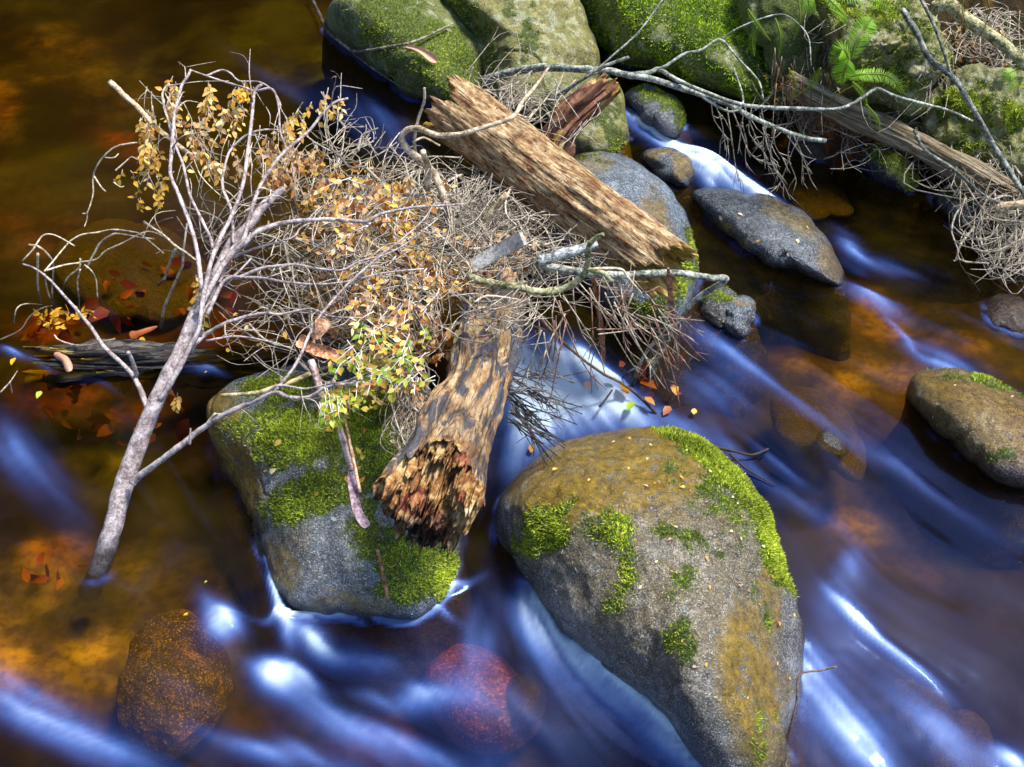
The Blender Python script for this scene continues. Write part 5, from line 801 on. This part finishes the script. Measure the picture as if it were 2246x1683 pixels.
BX_ = [(1220, 990, 'pale'), (1215, 1025, 'yellow'), (1290, 1053, 'yellow'), (1330, 956, 'pale'), (1345, 968, 'pale'), (1380, 957, 'pale'), (1427, 979, 'pale'), (1420, 1009, 'yellow'), (1379, 1030, 'yellow'), (1415, 1068, 'pink'), (1436, 1062, 'orange'), (1505, 983, 'pale'), (1495, 1048, 'orange'), (1498, 1067, 'yellow'), (1557, 1035, 'pale'), (1605, 1091, 'pale'), (1616, 1103, 'pale'), (1625, 1130, 'pink'),
 (1320, 1152, 'pale'), (1336, 1130, 'orange'), (1362, 1170, 'yellow'), (1482, 1156, 'pale'), (1470, 1186, 'pink'), (1602, 1165, 'pale'), (1624, 1183, 'pale'), (1671, 1197, 'pale'), (1680, 1223, 'pale'), (1440, 1234, 'pale'), (1549, 1227, 'orange'), (1370, 1244, 'yellow'), (1404, 1291, 'pale'), (1336, 1305, 'brown'), (1554, 1288, 'orange'), (1621, 1287, 'orange'), (1693, 1263, 'yellow'), (1640, 1298, 'orange'), (1668, 1325, 'orange'),
 (1434, 1374, 'pale'), (1495, 1406, 'yellow'), (1523, 1463, 'pink'), (1548, 1461, 'gold'), (1706, 1456, 'yellow'), (1743, 1347, 'gold'), (1730, 1490, 'gold'), (1638, 1532, 'pale'), (1706, 1368, 'orange')]
LN = dict(pale='pale cream', yellow='yellow', orange='orange brown', pink='pinkish', brown='dark red brown', gold='golden', green='lime green', white='white')
def ordinal(L, what):
    O_ = 'first second third fourth fifth sixth seventh eighth ninth tenth eleventh twelfth thirteenth fourteenth fifteenth sixteenth'.split(); r = {}
    for c in {q[2] for q in L}:
        for half in (0, 1):
            S = sorted([q for q in L if q[2] == c and (q[1] > 1200) == bool(half)])
            for i, q in enumerate(S): r[(q[0], q[1])] = f"{LN[c]} leaf on {'lower' if half else 'upper'} {what}"+(f", {O_[i]} such from left" if len(S) > 1 else '')
    return r
BL_ = ordinal(BX_, 'half of the large round boulder')
for x, y, c in BX_: drop('B', x, y, g.uniform(8, 13), c, BL_[(x, y)], GB)
GA = 'small leaves on the moss covered boulder'
AX_ = [(609, 973, 'yellow'), (601, 1030, 'pale'), (785, 987, 'yellow'), (793, 1004, 'yellow'), (697, 1083, 'orange'), (762, 1053, 'orange'), (795, 1053, 'orange'), (720, 945, 'orange'), (800, 946, 'orange'), (733, 1137, 'white'), (786, 1026, 'orange'), (606, 1268, 'orange'), (612, 1274, 'green')]
AL_ = ordinal(AX_, 'half of the moss covered boulder')
for x, y, c in AX_: drop('A', x, y, g.uniform(13, 21), c, AL_[(x, y)], GA)
DX_ = [(1577, 480, 'pale'), (1625, 470, 'pale'), (1665, 455, 'orange'), (1662, 530, 'orange'), (1750, 530, 'pale'), (1770, 500, 'yellow'), (1730, 560, 'pale')]
DL_ = ordinal(DX_, 'face of the long low cracked boulder')
for x, y, c in DX_: drop('D', x, y, g.uniform(7, 14), c, DL_[(x, y)].replace('upper face', 'face'), 'small leaves on the long low boulder')
JX_ = [(2095, 845, 'pale'), (2058, 886, 'pale'), (2042, 918, 'pale'), (2051, 934, 'orange'), (2220, 865, 'pale')]
JL_ = ordinal(JX_, 'part of the speckled boulder')
for x, y, c in JX_: drop('J', x, y, g.uniform(8, 11), c, JL_[(x, y)].replace('upper part of ', ''), 'small leaves on the speckled boulder')
for x, y, c, w_ in [(1834, 945, 'orange', 'upper'), (1842, 955, 'orange', 'lower')]: drop('L', x, y, 9, c, w_+' tiny orange leaf on the wet tip of the sunken boulder', 'small leaves on the sunken boulder tip')
for x, y, c, w_ in [(940, 985, 'orange', 'on the bark of the short rotten log'), (915, 1100, 'orange', 'stuck in the crumbled end of the short rotten log')]: drop('LOG2', x, y, 14, c, 'orange leaf '+w_, 'leaves on the short rotten log')
for x, y, c, s, lb in [(86, 868, 'green', 24, 'lime green leaf floating below the black sunken log'), (312, 748, 'gold', 22, 'golden leaf floating beside the orange gum leaf'), (341, 778, 'gold', 13, 'small golden leaf floating between the sunken log and the pink trunk'), (249, 796, 'gold', 11, 'small golden leaf on the sunken log beside the thin limb'), (500, 770, 'gold', 15, 'round golden leaf floating right of the pink trunk'), (452, 818, 'gold', 8, 'tiny golden leaf floating just right of the pink trunk'),
 (1342, 835, 'gold', 26, 'bright yellow leaf floating in the chute above the large round boulder'), (1382, 893, 'green', 34, 'yellow green leaf floating in the chute above the large round boulder'), (1365, 858, 'orange', 46, 'large salmon leaf floating beside the bright yellow one'), (1425, 882, 'orange', 34, 'salmon leaf caught under the long thin dark twig'), (1480, 858, 'orange', 34, 'red orange leaf caught under the bare grey branch tip'), (1462, 905, 'brown', 30, 'curled brown leaf resting against the top of the large round boulder'), (1522, 905, 'yellow', 22, 'tan leaf floating right of the curled brown leaf'),
 (1290, 850, 'pink', 30, 'pale pink leaf blurred in the bright chute'), (1165, 985, 'orange', 26, 'orange leaf under the foam right of the short rotten log'), (30, 795, 'gold', 24, 'yellow brown leaf on the splintered end of the black sunken log'), (160, 763, 'green', 22, 'narrow yellow green leaf lying on the black sunken log'), (408, 1350, 'gold', 12, 'golden leaf just under the water on the orange sunken boulder'), (452, 1278, 'green', 8, 'tiny green leaf drifting left of the moss covered boulder')]:
    drop('B', x, y, s, c, lb, None, z=.038 if 'chute' in lb or 'caught' in lb or 'beside the bright' in lb else .012)
# ------------------------------------------------------------------ unseen trees, added upstream to block sky and darken the water's reflection
g = np.random.default_rng(321)
CM = bark_mat('tree_bark', (.05, .04, .03), (.12, .10, .08), (.22, .2, .17), wet=False, sc=.1); m = M('tree_leaves'); m.fin(m.attr('col', 'Color'), .6, None, .3); TLM = m.m
def tree(x, y, z, h, r, label, src=None):
    E = empty('tree', (x, y, z), label, 'tree', 'added trees out of view upstream')
    T = Bag(); P = np.array([[x+.15*math.sin(k*1.3), y+.1*math.cos(k), z+h*.85*k/8-.3] for k in range(9)]); X, R = resample(P, np.linspace(.22, .05, 9), 40); T.tube(X, R, 12, knob=.1); tips = []
    for k in range(26):
        i = g.integers(10, 39); a = g.uniform(0, 6.28); L = r*g.uniform(.5, 1.); e = X[i]+np.array([math.cos(a)*L, math.sin(a)*L, L*g.uniform(.1, .7)]); Q, q = resample([X[i], (X[i]+e)/2+np.array([0, 0, .15]), e], [R[i]*.5, R[i]*.3, .012], 10); T.tube(Q, q, 6); tips += [Q[6], Q[9], Q[8]]
    T.build('trunk', CM, E); tips = np.array(tips); n = 11000; c = tips[g.integers(0, len(tips), n)]+g.normal(0, .36, (n, 3))*np.array([1, 1, .7]); B = Bag(); L = g.uniform(.09, .2, n)
    leaves_into(B, c, g.normal(0, 1, (n, 3)), nrm(g.normal(0, .6, (n, 3))+np.array([0, 0, 1.])), L, L*.5, np.array([(.05, .075, .012)])*g.uniform(.5, 1.6, (n, 1))); B.build('crown', TLM, E)
tree(-4.4, 6.9, .5, 10.5, 2.6, 'added unseen tree left of the upstream pool, darkening its reflection')
tree(-1.3, 8.0, 1.6, 10.5, 2.6, 'added unseen tree behind the head of the pool, darkening its reflection')
tree(-6.2, 4.0, 2.0, 9.5, 2.6, 'added unseen tree above the left shore, darkening the water reflection')
